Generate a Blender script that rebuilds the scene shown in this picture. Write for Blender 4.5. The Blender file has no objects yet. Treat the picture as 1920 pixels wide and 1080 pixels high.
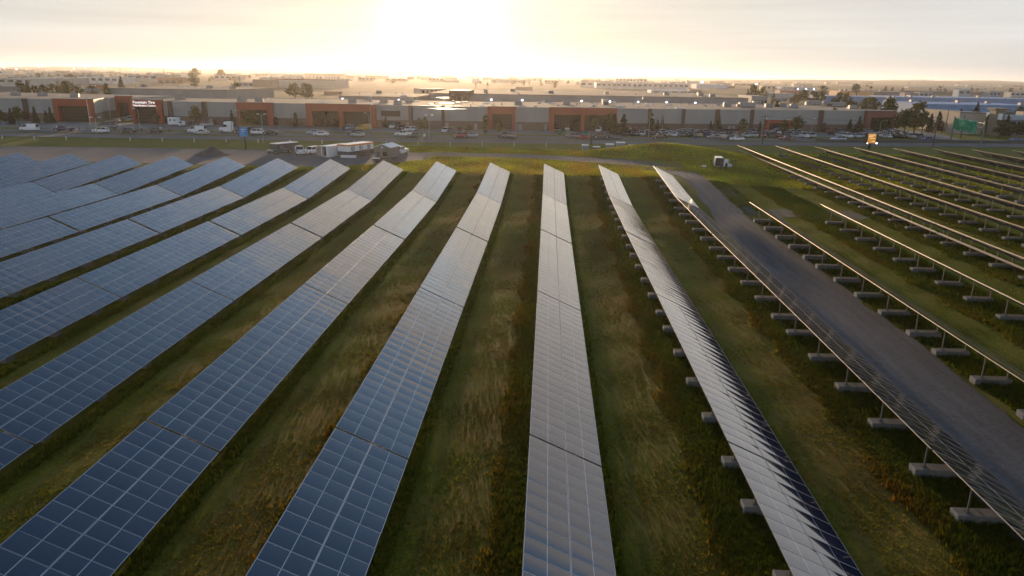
import bpy, math, random
import numpy as np
from mathutils import Vector, Matrix, noise as mnoise

random.seed(11); rng = np.random.default_rng(11)
R = math.radians
S = bpy.context.scene
COL = S.collection

# ------------------------------------------------------------------ camera
H, F = 20.4, 1350.0
PITCH, YAW, ROLL = math.atan(400 / 1350), R(2.577), R(0.9)
fw = np.array([-math.sin(YAW) * math.cos(PITCH), math.cos(YAW) * math.cos(PITCH), -math.sin(PITCH)])
ri = np.array([math.cos(YAW), math.sin(YAW), 0.0])
up0 = np.cross(ri, fw)
rr = ri * math.cos(ROLL) + up0 * math.sin(ROLL)
uu = up0 * math.cos(ROLL) - ri * math.sin(ROLL)
cam = bpy.data.cameras.new('camera'); camo = bpy.data.objects.new('camera', cam); COL.objects.link(camo)
cam.sensor_width = 36; cam.lens = 36 * F / 1920; cam.clip_end = 40000; cam.clip_start = 0.2
camo.matrix_world = Matrix(((rr[0], uu[0], -fw[0], 0), (rr[1], uu[1], -fw[1], 0), (rr[2], uu[2], -fw[2], H), (0, 0, 0, 1)))
S.camera = camo

# ------------------------------------------------------------------ light
SUN_AZ, SUN_EL = R(-8.0), R(3.9)            # azimuth from +Y towards +X
SUND = Vector((math.sin(SUN_AZ) * math.cos(SUN_EL), math.cos(SUN_AZ) * math.cos(SUN_EL), math.sin(SUN_EL)))
sl = bpy.data.lights.new('sun', 'SUN'); sl.energy = 2.5; sl.angle = R(1.5); sl.color = (1.0, 0.68, 0.40)
so = bpy.data.objects.new('sun', sl); COL.objects.link(so)
so.rotation_euler = (-SUND).to_track_quat('-Z', 'Y').to_euler()

W = bpy.data.worlds.new('World'); S.world = W; W.use_nodes = True
nt = W.node_tree; nt.nodes.clear()
def N(t, **kw):
    n = nt.nodes.new(t)
    for k, v in kw.items(): setattr(n, k, v)
    return n
def wm(op, a, b=None, c=None, clamp=False):
    n = N('ShaderNodeMath', operation=op, use_clamp=clamp)
    for i, x in enumerate((a, b, c)):
        if x is None: continue
        if isinstance(x, (int, float)): n.inputs[i].default_value = x
        else: nt.links.new(x, n.inputs[i])
    return n.outputs[0]
def wmix(f, a, b, bt='MIX'):
    n = N('ShaderNodeMix', data_type='RGBA', blend_type=bt, clamp_result=False)
    for s, x in ((n.inputs['Factor'], f), (n.inputs['A'], a), (n.inputs['B'], b)):
        pass
    for i, x in ((0, f), (6, a), (7, b)):
        if isinstance(x, (int, float)): n.inputs[i].default_value = x
        elif isinstance(x, tuple): n.inputs[i].default_value = (*x, 1)
        else: nt.links.new(x, n.inputs[i])
    return n.outputs[2]
out = N('ShaderNodeOutputWorld'); bg = N('ShaderNodeBackground'); bg.inputs['Strength'].default_value = 0.15
sky = N('ShaderNodeTexSky', sky_type='NISHITA', sun_disc=False, sun_elevation=SUN_EL, altitude=1050.0,
        air_density=1.0, dust_density=0.7, ozone_density=1.7)
sky.sun_rotation = SUN_AZ
tc = N('ShaderNodeTexCoord')
sep = N('ShaderNodeSeparateXYZ'); nt.links.new(tc.outputs['Generated'], sep.inputs[0])
dz = wm('MAXIMUM', sep.outputs[2], 0.0)
dp = N('ShaderNodeVectorMath', operation='DOT_PRODUCT'); nt.links.new(tc.outputs['Generated'], dp.inputs[0])
dp.inputs[1].default_value = SUND
ds = wm('MAXIMUM', dp.outputs['Value'], 0.0)
# cloud sheet: direction projected on a plane overhead
den = wm('ADD', dz, 0.10)
px_ = wm('DIVIDE', sep.outputs[0], den); py_ = wm('DIVIDE', sep.outputs[1], den)
cmb = N('ShaderNodeCombineXYZ'); nt.links.new(px_, cmb.inputs[0]); nt.links.new(py_, cmb.inputs[1])
nz = N('ShaderNodeTexNoise'); nz.inputs['Scale'].default_value = 1.35; nz.inputs['Detail'].default_value = 7
nz.inputs['Roughness'].default_value = 0.55; nz.inputs['Distortion'].default_value = 0.4
mp = N('ShaderNodeMapping'); mp.inputs['Scale'].default_value = (0.55, 1.25, 1); mp.inputs['Location'].default_value = (3.1, 1.7, 0)
nt.links.new(cmb.outputs[0], mp.inputs[0]); nt.links.new(mp.outputs[0], nz.inputs[0])
low = wm('SUBTRACT', 1.0, wm('DIVIDE', dz, 0.62), clamp=True)          # 1 at horizon, 0 above ~25 deg
cov = wm('ADD', nz.outputs[0], wm('MULTIPLY', wm('POWER', low, 1.7), 0.62))
mask = wm('MULTIPLY', wm('SUBTRACT', cov, 0.55), 7.0, clamp=True)
mask = wm('MULTIPLY', mask, 0.96)
near_sun = wm('POWER', ds, 14.0)
c_low = wmix(near_sun, (1.98, 1.97, 1.98), (1.92, 1.84, 1.68))
c_high = wmix(wm('POWER', ds, 4.0), (1.6, 1.65, 1.8), (3.0, 2.35, 1.55))       # clouds overhead catch the low sun
ccol = wmix(low, c_high, c_low)
# thin darker streaks inside the veil
st = N('ShaderNodeTexNoise'); st.inputs['Scale'].default_value = 2.2; st.inputs['Detail'].default_value = 4
mp2 = N('ShaderNodeMapping'); mp2.inputs['Scale'].default_value = (1.2, 1.2, 26)
nt.links.new(tc.outputs['Generated'], mp2.inputs[0]); nt.links.new(mp2.outputs[0], st.inputs[0])
stv = wm('ADD', 0.80, wm('MULTIPLY', st.outputs[0], 0.42))
sv = N('ShaderNodeCombineXYZ')
for i in range(3): nt.links.new(stv, sv.inputs[i])
ccol = wmix(1.0, ccol, sv.outputs[0], 'MULTIPLY')
base = wmix(mask, sky.outputs[0], ccol)
g1 = wm('MULTIPLY', wm('POWER', ds, 600.0), 3.2)
g2 = wm('MULTIPLY', wm('POWER', ds, 90.0), .75)
g3 = wm('MULTIPLY', wm('POWER', ds, 22.0), .22)
def scale_col(f, c):
    n = N('ShaderNodeVectorMath', operation='SCALE'); n.inputs[0].default_value = c; nt.links.new(f, n.inputs['Scale']); return n.outputs[0]
tot = base
for g, c in ((g1, (1, .93, .75)), (g2, (1, .84, .58)), (g3, (1, .82, .56))):
    tot = wmix(1.0, tot, scale_col(g, c), 'ADD')
nt.links.new(tot, bg.inputs['Color']); nt.links.new(bg.outputs[0], out.inputs['Surface'])

S.view_settings.view_transform = 'Standard'; S.view_settings.look = 'None'
S.view_settings.exposure = 1.25; S.view_settings.gamma = 1.0; S.view_settings.use_curve_mapping = False
S.cycles.volume_bounces = 1; S.cycles.max_bounces = 6; S.cycles.diffuse_bounces = 2; S.cycles.glossy_bounces = 3
S.cycles.transparent_max_bounces = 6; S.cycles.sample_clamp_indirect = 4.0; S.cycles.use_denoising = True

# ------------------------------------------------------------------ helpers
def ray(x, y): return fw + rr * (x - 960) / F + uu * (540 - y) / F
def at(x, y, z=0.0):
    d = ray(x, y); s = (z - H) / d[2]; return np.array([0, 0, H]) + d * s
def atY(x, y, Y):
    d = ray(x, y); return np.array([0, 0, H]) + d * Y / d[1]
def pj(X, Y, Z):
    D = np.array([X, Y, Z - H]); s = D @ fw
    return 960 + F * (D @ rr) / s, 540 - F * (D @ uu) / s

class MB:
    def __init__(s): s.v = []; s.f = []; s.m = []; s.uv = {}
    def quad(s, p, m=0, uv=None):
        i = len(s.v); s.v += [tuple(q) for q in p]; s.f.append(tuple(range(i, i + len(p)))); s.m.append(m)
        if uv: s.uv[len(s.f) - 1] = uv
        return s
    def box(s, x0, x1, y0, y1, z0, z1, m=0, mt=None):
        i = len(s.v)
        s.v += [(x0, y0, z0), (x1, y0, z0), (x1, y1, z0), (x0, y1, z0), (x0, y0, z1), (x1, y0, z1), (x1, y1, z1), (x0, y1, z1)]
        for a in ((3, 2, 1, 0), (4, 5, 6, 7), (0, 1, 5, 4), (1, 2, 6, 5), (2, 3, 7, 6), (3, 0, 4, 7)):
            s.f.append(tuple(i + k for k in a)); s.m.append(m)
        if mt is not None: s.m[-5] = mt
        return s
    def bbox(s, x0, x1, y0, y1, z0, z1, b=.02, m=0):        # box with chamfered vertical and top edges
        p = [(x0 + b, y0), (x1 - b, y0), (x1, y0 + b), (x1, y1 - b), (x1 - b, y1), (x0 + b, y1), (x0, y1 - b), (x0, y0 + b)]
        cx, cy = (x0 + x1) / 2, (y0 + y1) / 2
        rings = [[(a, c, z0) for a, c in p], [(a, c, z1 - b) for a, c in p],
                 [(a + (b if a < cx else -b), c + (b if c < cy else -b), z1) for a, c in p]]
        return s.rings(rings, m)
    def rings(s, rings, m=0, cap=True):
        i0 = len(s.v); n = len(rings[0])
        for rg in rings: s.v += [tuple(q) for q in rg]
        for k in range(len(rings) - 1):
            for j in range(n):
                a = i0 + k * n + j; b = i0 + k * n + (j + 1) % n
                s.f.append((a, b, b + n, a + n)); s.m.append(m)
        if cap:
            s.f.append(tuple(i0 + n - 1 - j for j in range(n))); s.m.append(m)
            s.f.append(tuple(i0 + (len(rings) - 1) * n + j for j in range(n))); s.m.append(m)
        return s
    def tube(s, p0, p1, r0, r1=None, n=8, m=0, cap=True):
        r1 = r0 if r1 is None else r1
        a, b = Vector(p0), Vector(p1); d = (b - a).normalized()
        t = d.orthogonal().normalized(); w = d.cross(t)
        rg = [[c + (t * math.cos(2 * math.pi * k / n) + w * math.sin(2 * math.pi * k / n)) * r for k in range(n)] for c, r in ((a, r0), (b, r1))]
        return s.rings([[tuple(q) for q in g] for g in rg], m, cap)
    def path(s, pts, r, n=6, m=0):
        for a, b in zip(pts[:-1], pts[1:]): s.tube(a, b, r, r, n, m)
        return s
    def mesh(s, name, mats, smooth=False):
        me = bpy.data.meshes.new(name); me.from_pydata(s.v, [], s.f)
        for mt in mats: me.materials.append(mt)
        me.polygons.foreach_set('material_index', s.m)
        if s.uv:
            ul = me.uv_layers.new(name='UVMap').data
            for fi, uvs in s.uv.items():
                st_ = me.polygons[fi].loop_start
                for k, c in enumerate(uvs): ul[st_ + k].uv = c
        if smooth: me.polygons.foreach_set('use_smooth', [True] * len(me.polygons))
        me.update(); return me
    def build(s, name, mats, parent=None, smooth=False, loc=None):
        if not isinstance(mats, (list, tuple)): mats = [mats]
        return mobj(name, s.mesh(name, mats, smooth), parent, loc)
def mobj(name, me, parent=None, loc=None):
    o = bpy.data.objects.new(name, me); COL.objects.link(o)
    if parent is not None: o.parent = parent
    if loc is not None: o.location = loc
    return o
def tag(o, label=None, cat=None, group=None, kind=None):
    if label: o['label'] = label
    if cat: o['category'] = cat
    if group: o['group'] = group
    if kind: o['kind'] = kind
    return o
def thing(name, label, cat, loc=(0, 0, 0), rz=0, group=None):
    o = bpy.data.objects.new(name, None); COL.objects.link(o); o.location = loc; o.rotation_euler = (0, 0, rz)
    o.empty_display_size = .5
    return tag(o, label, cat, group)
KIDS = {}
def copy_tree(o, parent=None):
    c = o.copy(); COL.objects.link(c); c.parent = parent
    if o not in KIDS: KIDS[o] = list(o.children)
    for ch in KIDS[o]: copy_tree(ch, c)
    return c

# ------------------------------------------------------------------ materials
def newmat(name):
    m = bpy.data.materials.new(name); m.use_nodes = True
    return m, m.node_tree, m.node_tree.nodes['Principled BSDF']
def pm(name, rgb, rough=.6, metal=0., var=.18, scale=1.2, bump=0., bscale=20., spec=None, objcol=False, streak=False):
    m, t, b = newmat(name)
    b.inputs['Roughness'].default_value = rough; b.inputs['Metallic'].default_value = metal
    if spec is not None: b.inputs['Specular IOR Level'].default_value = spec
    g = t.nodes.new('ShaderNodeNewGeometry')
    n = t.nodes.new('ShaderNodeTexNoise'); n.inputs['Scale'].default_value = scale; n.inputs['Detail'].default_value = 5
    if streak:
        mpp = t.nodes.new('ShaderNodeMapping'); mpp.inputs['Scale'].default_value = (1, 1, .12)
        t.links.new(g.outputs['Position'], mpp.inputs[0]); t.links.new(mpp.outputs[0], n.inputs[0])
    else: t.links.new(g.outputs['Position'], n.inputs[0])
    mr = t.nodes.new('ShaderNodeMapRange'); mr.inputs[1].default_value = .3; mr.inputs[2].default_value = .7
    mr.inputs[3].default_value = 1 - var; mr.inputs[4].default_value = 1 + var
    t.links.new(n.outputs[0], mr.inputs[0])
    sc = t.nodes.new('ShaderNodeVectorMath'); sc.operation = 'SCALE'
    if objcol:
        oi = t.nodes.new('ShaderNodeObjectInfo'); t.links.new(oi.outputs['Color'], sc.inputs[0])
    else: sc.inputs[0].default_value = rgb
    t.links.new(mr.outputs[0], sc.inputs['Scale']); t.links.new(sc.outputs[0], b.inputs['Base Color'])
    if bump:
        n2 = t.nodes.new('ShaderNodeTexNoise'); n2.inputs['Scale'].default_value = bscale; n2.inputs['Detail'].default_value = 4
        t.links.new(g.outputs['Position'], n2.inputs[0])
        bn = t.nodes.new('ShaderNodeBump'); bn.inputs['Strength'].default_value = 1; bn.inputs['Distance'].default_value = bump
        t.links.new(n2.outputs[0], bn.inputs['Height']); t.links.new(bn.outputs[0], b.inputs['Normal'])
    return m
def emit(name, rgb, s):
    m, t, b = newmat(name); b.inputs['Base Color'].default_value = (*rgb, 1)
    b.inputs['Emission Color'].default_value = (*rgb, 1); b.inputs['Emission Strength'].default_value = s
    return m

M = {}
M['alu'] = pm('anodised_aluminium', (.40, .405, .42), .40, 1.0, .06)
M['galv'] = pm('galvanised_steel', (.17, .17, .17), .55, .5, .12, 6)
M['conc'] = pm('concrete', (.22, .22, .215), .85, 0, .16, 3, .006, 30)
M['grayw'] = pm('warehouse_grey_panel', (.30, .30, .29), .7, 0, .07, .35, streak=True)
M['brown'] = pm('brown_block_pilaster', (.10, .062, .048), .8, 0, .12, 1.5, .01, 8)
M['basec'] = pm('brown_block_base', (.155, .105, .085), .85, 0, .14, 1.2, .01, 8)
M['red'] = pm('terracotta_portal_panel', (.30, .056, .025), .65, 0, .08, .5, streak=True)
M['redd'] = pm('dark_red_cladding', (.19, .06, .05), .65, 0, .08, .5)
M['glass'] = pm('dark_tinted_glass', (.018, .018, .018), .12, 0, .25, .5)
M['mull'] = pm('bronze_mullion', (.05, .042, .035), .5, .3)
M['roofg'] = pm('gravel_ballast_roof', (.25, .19, .145), .9, 0, .16, .12, .03, 6)
M['flash'] = pm('parapet_flashing', (.35, .33, .30), .45, .4)
M['unit'] = pm('rooftop_unit_sheet_metal', (.27, .265, .26), .5, .2, .15)
M['unitd'] = pm('rooftop_unit_dark', (.10, .095, .09), .6, .1)
M['white'] = pm('white_painted_metal', (.78, .78, .77), .45, 0, .05)
M['asph'] = pm('asphalt', (.085, .085, .09), .85, 0, .14, .25, .01, 12)
M['asphl'] = pm('worn_pale_asphalt', (.15, .145, .14), .85, 0, .14, .2, .01, 12)
M['mark'] = pm('road_paint', (.45, .45, .44), .9)
M['bark'] = pm('bark', (.075, .055, .04), .9)
M['wood'] = pm('weathered_pole_wood', (.10, .075, .055), .9)
M['steelp'] = pm('painted_lamp_steel', (.30, .31, .31), .5, .5)
M['blk'] = pm('black_plastic', (.02, .02, .02), .5)
M['tyre'] = pm('tyre_rubber', (.02, .02, .021), .8)
M['rim'] = pm('wheel_rim', (.45, .45, .46), .35, .8)
M['paint'] = pm('car_paint', (.5, .5, .5), .28, 0, .03, objcol=True); M['paint'].node_tree.nodes['Principled BSDF'].inputs['Coat Weight'].default_value = .6
M['cglass'] = pm('car_glass', (.012, .014, .016), .06)
M['hlamp'] = pm('headlamp_lens', (.75, .75, .72), .1)
M['tlamp'] = pm('tail_lamp_lens', (.35, .02, .015), .2)
M['led'] = emit('led_wall_light', (.75, .85, 1.0), 5)
M['orange'] = pm('orange_trim', (.75, .26, .03), .5)
M['dgrey'] = pm('dark_grey_siding', (.085, .08, .075), .6)
M['taupe'] = pm('taupe_siding', (.22, .20, .17), .7, streak=True)
M['cabgrey'] = pm('cabinet_blue_grey', (.20, .23, .26), .5)
M['blue'] = pm('blue_metal_roofing', (.12, .24, .42), .4, .1, .10, .15, streak=True)
M['obj'] = pm('coloured_wall', (.5, .5, .5), .75, 0, .10, .2, objcol=True)
M['lroof'] = pm('pale_membrane_roof', (.30, .27, .24), .7, 0, .12, .08)

# grass and soil: mown strips follow the panel rows
P_, X0, WT, TILT = 10.146, -0.47, 4.15, R(24.5)
m, t, b = newmat('mown_prairie_grass'); M['grass'] = m
def nn(tp, **kw):
    n = t.nodes.new(tp)
    for k, v in kw.items(): setattr(n, k, v)
    return n
def L(a, b_): t.links.new(a, b_)
def tm(op, a, b_=None, clamp=False):
    n = nn('ShaderNodeMath', operation=op, use_clamp=clamp)
    for i, x in enumerate((a, b_)):
        if x is None: continue
        if isinstance(x, (int, float)): n.inputs[i].default_value = x
        else: L(x, n.inputs[i])
    return n.outputs[0]
def tnoise(sc, det=5, vec=None, rough=.6):
    n = nn('ShaderNodeTexNoise'); n.inputs['Scale'].default_value = sc; n.inputs['Detail'].default_value = det; n.inputs['Roughness'].default_value = rough
    if vec is not None: L(vec, n.inputs[0])
    return n.outputs[0]
def tramp(f, pts):
    n = nn('ShaderNodeValToRGB'); e = n.color_ramp.elements
    while len(e) < len(pts): e.new(.5)
    for el, (p, c) in zip(e, pts): el.position = p; el.color = (*c, 1)
    L(f, n.inputs[0]); return n.outputs[0]
def tmix(f, a, b_, bt='MIX'):
    n = nn('ShaderNodeMix', data_type='RGBA', blend_type=bt)
    for i, x in ((0, f), (6, a), (7, b_)):
        if isinstance(x, (int, float)): n.inputs[i].default_value = x
        elif isinstance(x, tuple): n.inputs[i].default_value = (*x, 1)
        else: L(x, n.inputs[i])
    return n.outputs[2]
def grass_nodes():
    g = nn('ShaderNodeNewGeometry'); pos = g.outputs['Position']
    sp = nn('ShaderNodeSeparateXYZ'); L(pos, sp.inputs[0])
    big = tnoise(.09, 4, pos); mid = tnoise(.45, 6, pos); fine = tnoise(5.5, 6, pos, .75)
    stm = nn('ShaderNodeMapping'); stm.inputs['Scale'].default_value = (1.6, .35, 1); L(pos, stm.inputs[0])
    stre = tnoise(1.1, 6, stm.outputs[0], .7)
    green = tmix(fine, (.075, .078, .006), (.185, .176, .014))
    brown = tmix(fine, (.092, .058, .008), (.225, .142, .020))
    straw = tmix(fine, (.085, .070, .028), (.20, .165, .075))
    wob = tm('MULTIPLY', tm('SUBTRACT', mid, .5), 2.6)
    u = tm('FLOORED_MODULO', tm('ADD', tm('SUBTRACT', sp.outputs[0], X0), wob), P_)
    ur = tm('DIVIDE', u, P_)
    # fraction of dry brown growth over one row period (0 = under the high edge)
    band = nn('ShaderNodeValToRGB'); e = band.color_ramp.elements
    pts = [(0, .35), (.36, .25), (.44, .30), (.58, .52), (.76, .70), (.88, .62), (1, .35)]
    while len(e) < len(pts): e.new(.5)
    for el, (p, c) in zip(e, pts): el.position = p; el.color = (c, c, c, 1)
    L(ur, band.inputs[0])
    k = tm('ADD', band.outputs[0], tm('MULTIPLY', tm('SUBTRACT', tm('ADD', tm('MULTIPLY', big, .5), tm('MULTIPLY', stre, .5)), .5), 3.2))
    k = tm('SUBTRACT', k, tm('MULTIPLY', tm('DIVIDE', tm('SUBTRACT', sp.outputs[0], 29.0), 3.0, clamp=True), .38))
    c = tmix(tm('MULTIPLY', tm('SUBTRACT', k, .25), 1.6, clamp=True), green, brown)
    sb = tm('SUBTRACT', 1.0, tm('DIVIDE', tm('ABSOLUTE', tm('SUBTRACT', ur, .54)), .06), clamp=True)
    sb = tm('MULTIPLY', sb, tm('MULTIPLY', tm('SUBTRACT', stre, .38), 4.0, clamp=True))
    c = tmix(tm('MULTIPLY', sb, .42), c, straw)
    return g, pos, sp, c, fine, mid, big
g_, pos_, sp_, gc_, fine_, mid_, big_ = grass_nodes()
# far away the same sheet is the mottled ground of the industrial park
farf = tm('DIVIDE', tm('SUBTRACT', sp_.outputs[1], 330.0), 60.0, clamp=True)
town = tramp(tnoise(.008, 6, pos_, .7), [(.3, (.035, .04, .016)), (.45, (.06, .055, .03)), (.56, (.095, .085, .068)), (.7, (.055, .052, .045))])
sunlit_lawn = tmix(fine_, (.085, .098, .012), (.185, .185, .028))  # lawn beyond the crest, sunlight put into its lighter green
sunlit_lawn = tmix(tm('MULTIPLY', tm('SUBTRACT', mid_, .48), 4.0, clamp=True), sunlit_lawn, (.16, .10, .03))
gc_ = tmix(tm('MULTIPLY', tm('DIVIDE', tm('SUBTRACT', sp_.outputs[1], 136.0), 5.0, clamp=True), .75), gc_, sunlit_lawn)
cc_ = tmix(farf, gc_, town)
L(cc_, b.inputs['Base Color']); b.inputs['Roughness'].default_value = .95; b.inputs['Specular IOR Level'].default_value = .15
bn = nn('ShaderNodeBump'); bn.inputs['Distance'].default_value = .12; bn.inputs['Strength'].default_value = .9
L(tm('ADD', tnoise(9, 5, pos_, .8), tm('MULTIPLY', mid_, .6)), bn.inputs['Height']); L(bn.outputs[0], b.inputs['Normal'])

m, t, b = newmat('grass_blade'); M['blade'] = m
g_, pos_, sp_, gc_, fine_, mid_, big_ = grass_nodes()
vc = nn('ShaderNodeVertexColor', layer_name='tint')
c = tmix(1.0, gc_, vc.outputs[0], 'MULTIPLY'); L(c, b.inputs['Base Color'])
b.inputs['Roughness'].default_value = .8; b.inputs['Specular IOR Level'].default_value = .1
tl_ = nn('ShaderNodeBsdfTranslucent'); tc_ = nn('ShaderNodeVectorMath', operation='SCALE'); L(c, tc_.inputs[0]); tc_.inputs['Scale'].default_value = 1.5; L(tc_.outputs[0], tl_.inputs['Color'])
mxs = nn('ShaderNodeMixShader'); mxs.inputs[0].default_value = .45; L(b.outputs[0], mxs.inputs[1]); L(tl_.outputs[0], mxs.inputs[2]); L(mxs.outputs[0], t.nodes['Material Output'].inputs['Surface'])

def gravel(name, lo, hi):
    global t
    m_, t, b_ = newmat(name); g = nn('ShaderNodeNewGeometry'); pos = g.outputs['Position']
    mp_ = nn('ShaderNodeMapping'); mp_.inputs['Scale'].default_value = (1.5, .12, 1); L(pos, mp_.inputs[0])
    a = tnoise(.9, 5, mp_.outputs[0]); f = tm('ADD', tm('MULTIPLY', tnoise(9, 5, pos, .85), .5), tm('MULTIPLY', tnoise(2.6, 3, pos, .7), .5))
    c_ = tmix(tm('SUBTRACT', tm('MULTIPLY', tm('ADD', tm('MULTIPLY', a, .45), tm('MULTIPLY', f, .7)), 3.0), 1.2), lo, hi)
    L(c_, b_.inputs['Base Color']); b_.inputs['Roughness'].default_value = .95
    n2 = nn('ShaderNodeBump'); n2.inputs['Distance'].default_value = .04; L(f, n2.inputs['Height']); L(n2.outputs[0], b_.inputs['Normal'])
    return m_
M['gravel'] = gravel('crushed_gravel', (.015, .016, .020), (.105, .108, .120))
M['yard'] = gravel('yard_gravel', (.036, .039, .046), (.105, .109, .122))

# solar glass: dark cells, printed grid, each laminate slightly bowed
m, t, b = newmat('solar_glass'); M['solar'] = m
uvn = nn('ShaderNodeUVMap', uv_map='UVMap'); sx = nn('ShaderNodeSeparateXYZ'); L(uvn.outputs[0], sx.inputs[0])
U = tm('FRACT', sx.outputs[0]); V = tm('FRACT', sx.outputs[1])          # U down the slope, V along the row
def line(coord, n, w):                                                  # 1 on grid lines
    a = tm('ABSOLUTE', tm('SUBTRACT', tm('FRACT', tm('MULTIPLY', coord, n)), .5))
    return tm('GREATER_THAN', a, .5 - w)
mid1 = tm('LESS_THAN', tm('ABSOLUTE', tm('SUBTRACT', U, .5)), .0075)
grid = tm('MAXIMUM', line(V, 6.0, .016), line(U, 24.0, .022))
oi = nn('ShaderNodeObjectInfo')
wn = nn('ShaderNodeTexWhiteNoise', noise_dimensions='3D'); cx_ = nn('ShaderNodeCombineXYZ')
L(tm('ADD', tm('FLOOR', sx.outputs[0]), tm('MULTIPLY', oi.outputs['Random'], 91.0)), cx_.inputs[0]); L(tm('FLOOR', sx.outputs[1]), cx_.inputs[1]); L(tm('MULTIPLY', oi.outputs['Random'], 57.0), cx_.inputs[2])
L(cx_.outputs[0], wn.inputs[0])
cell = tmix(wn.outputs['Value'], (.0045, .010, .034), (.0075, .014, .044))
c = tmix(tm('MULTIPLY', grid, .18), cell, (.16, .19, .25)); c = tmix(mid1, c, (.50, .53, .56))
L(c, b.inputs['Base Color']); L(tm('ADD', .035, tm('MULTIPLY', tnoise(1.7, 4, nn('ShaderNodeNewGeometry').outputs['Position']), .05)), b.inputs['Roughness']); b.inputs['IOR'].default_value = 1.55; b.inputs['Coat Weight'].default_value = .7; b.inputs['Coat Roughness'].default_value = .04
ge = nn('ShaderNodeNewGeometry')
off = nn('ShaderNodeCombineXYZ'); wc = nn('ShaderNodeSeparateXYZ'); L(wn.outputs['Color'], wc.inputs[0])
bow = tm('MULTIPLY', tm('SUBTRACT', V, .5), .050)
bowu = tm('MULTIPLY', tm('SUBTRACT', U, .5), .016)
L(tm('ADD', bowu, tm('MULTIPLY', tm('SUBTRACT', wc.outputs[0], .5), .012)), off.inputs[0])
L(tm('ADD', bow, tm('MULTIPLY', tm('SUBTRACT', wc.outputs[1], .5), .014)), off.inputs[1])
va = nn('ShaderNodeVectorMath', operation='ADD'); L(ge.outputs['Normal'], va.inputs[0]); L(off.outputs[0], va.inputs[1])
vn = nn('ShaderNodeVectorMath', operation='NORMALIZE'); L(va.outputs[0], vn.inputs[0]); L(vn.outputs[0], b.inputs['Normal']); L(vn.outputs[0], b.inputs['Coat Normal'])

def leafmat(name, lo, hi):
    global t
    m_, t, b_ = newmat(name); g = nn('ShaderNodeNewGeometry')
    f = tnoise(.9, 4, g.outputs['Position']); rd = nn('ShaderNodeObjectInfo')
    a = tm('ADD', tm('MULTIPLY', f, .75), tm('MULTIPLY', rd.outputs['Random'], .35))
    L(tmix(a, lo, hi), b_.inputs['Base Color']); b_.inputs['Roughness'].default_value = .7; b_.inputs['Specular IOR Level'].default_value = .2
    b_.inputs['Transmission Weight'].default_value = 0
    return m_
M['spruce'] = leafmat('spruce_needles', (.018, .026, .012), (.050, .058, .024))
M['leaf'] = leafmat('green_leaves', (.030, .040, .010), (.105, .110, .028))
M['leafy'] = leafmat('yellowing_leaves', (.08, .075, .015), (.20, .15, .035))
M['leafr'] = leafmat('dark_red_leaves', (.035, .018, .014), (.085, .040, .022))

# ------------------------------------------------------------------ terrain
def sm(a, b_, x):
    q = np.clip((np.asarray(x, float) - a) / (b_ - a), 0, 1); return q * q * (3 - 2 * q)
def hwY(x): return 221 + .10 * (np.asarray(x, float) + 10) + .0002 * np.clip(np.asarray(x, float) + 10, -260, 260) ** 2
def zfield_left(y): return np.interp(y, [-50, 33, 59, 85, 108, 110.8, 136, 140, 150], [0, 0, .1, .1, .25, .32, 1.92, 2.08, 2.0])
def zfield_right(y): return np.interp(y, [-50, 40, 60, 109, 150, 197, 215], [0, 0, .1, .4, .6, .85, .9])
def zt(x, y):
    x = np.asarray(x, float); y = np.asarray(y, float)
    k = sm(24, 44, x); z = zfield_left(y) * (1 - k) + zfield_right(y) * k
    yy = y * (1 + .0 * x)
    mound = 2.9 * np.exp(-((x - 32) / 19) ** 2 - ((y - 186) / 13) ** 2) + 1.0 * np.exp(-((x - 44) / 9) ** 2 - ((y - 168) / 10) ** 2)
    e = y - hwY(x)
    prof = np.interp(e, [-44, -41, -34, -29, -14, -7, -5.5], [1.0, .95, .1, 0, .55, .97, 1.0])
    ditch = np.where(e < -44, z, np.where(e < -29, 0.1 + (z - .1) * np.interp(e, [-44, -41, -33, -29], [1, .96, .12, 0]), np.interp(e, [-29, -14, -7, 0], [.1, .55, .93, 1.0])))
    kr = sm(60, 75, x)                                     # right field runs on almost to the highway
    ditchr = np.interp(e, [-26, -22, -16, -8, -5], [0, 0, 0, 0, 0]) + np.where(e < -20, z, np.interp(e, [-20, -14, -7, 0], [.9, .35, .9, 1.0]))
    z = ditch * (1 - kr) + ditchr * kr
    z = z + mound
    far = np.clip((y - 330) / 200, 0, 1)
    return np.where(e > 0, 1.0, z)
def lattice(lo, hi, step, outlo, outhi):
    c = list(np.arange(lo, hi + .01, step)); d = step; q = lo
    while q > outlo: d *= 1.35; q -= d; c.insert(0, max(q, outlo))
    d = step; q = hi
    while q < outhi: d *= 1.35; q += d; c.append(min(q, outhi))
    return np.array(c)
gx = lattice(-190, 160, 2.0, -9000, 9000); gy = lattice(12, 264, 2.0, -400, 9800)
GX, GY = np.meshgrid(gx, gy); GZ = zt(GX, GY)
near = (GY < 260) & (GY > 12) & (GX > -190) & (GX < 160)
GZ = GZ + np.where(near & (GY < 205), np.sin(GX * 1.7 + GY * .31) * .02 + np.sin(GX * .53 - GY * .9) * .025, 0) - np.where(GY < 205, .0, .0)
vs = np.stack([GX, GY, GZ], -1).reshape(-1, 3); nxx = len(gx)
idx = (np.arange(len(gy) - 1)[:, None] * nxx + np.arange(nxx - 1)[None]).ravel()
fs = np.stack([idx, idx + 1, idx + nxx + 1, idx + nxx], -1)
me = bpy.data.meshes.new('ground'); me.from_pydata(vs.tolist(), [], fs.tolist()); me.materials.append(M['grass'])
me.polygons.foreach_set('use_smooth', [True] * len(me.polygons))
ground = tag(mobj('ground', me), 'mown prairie grass field with green and brown patches', kind='structure')

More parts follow.
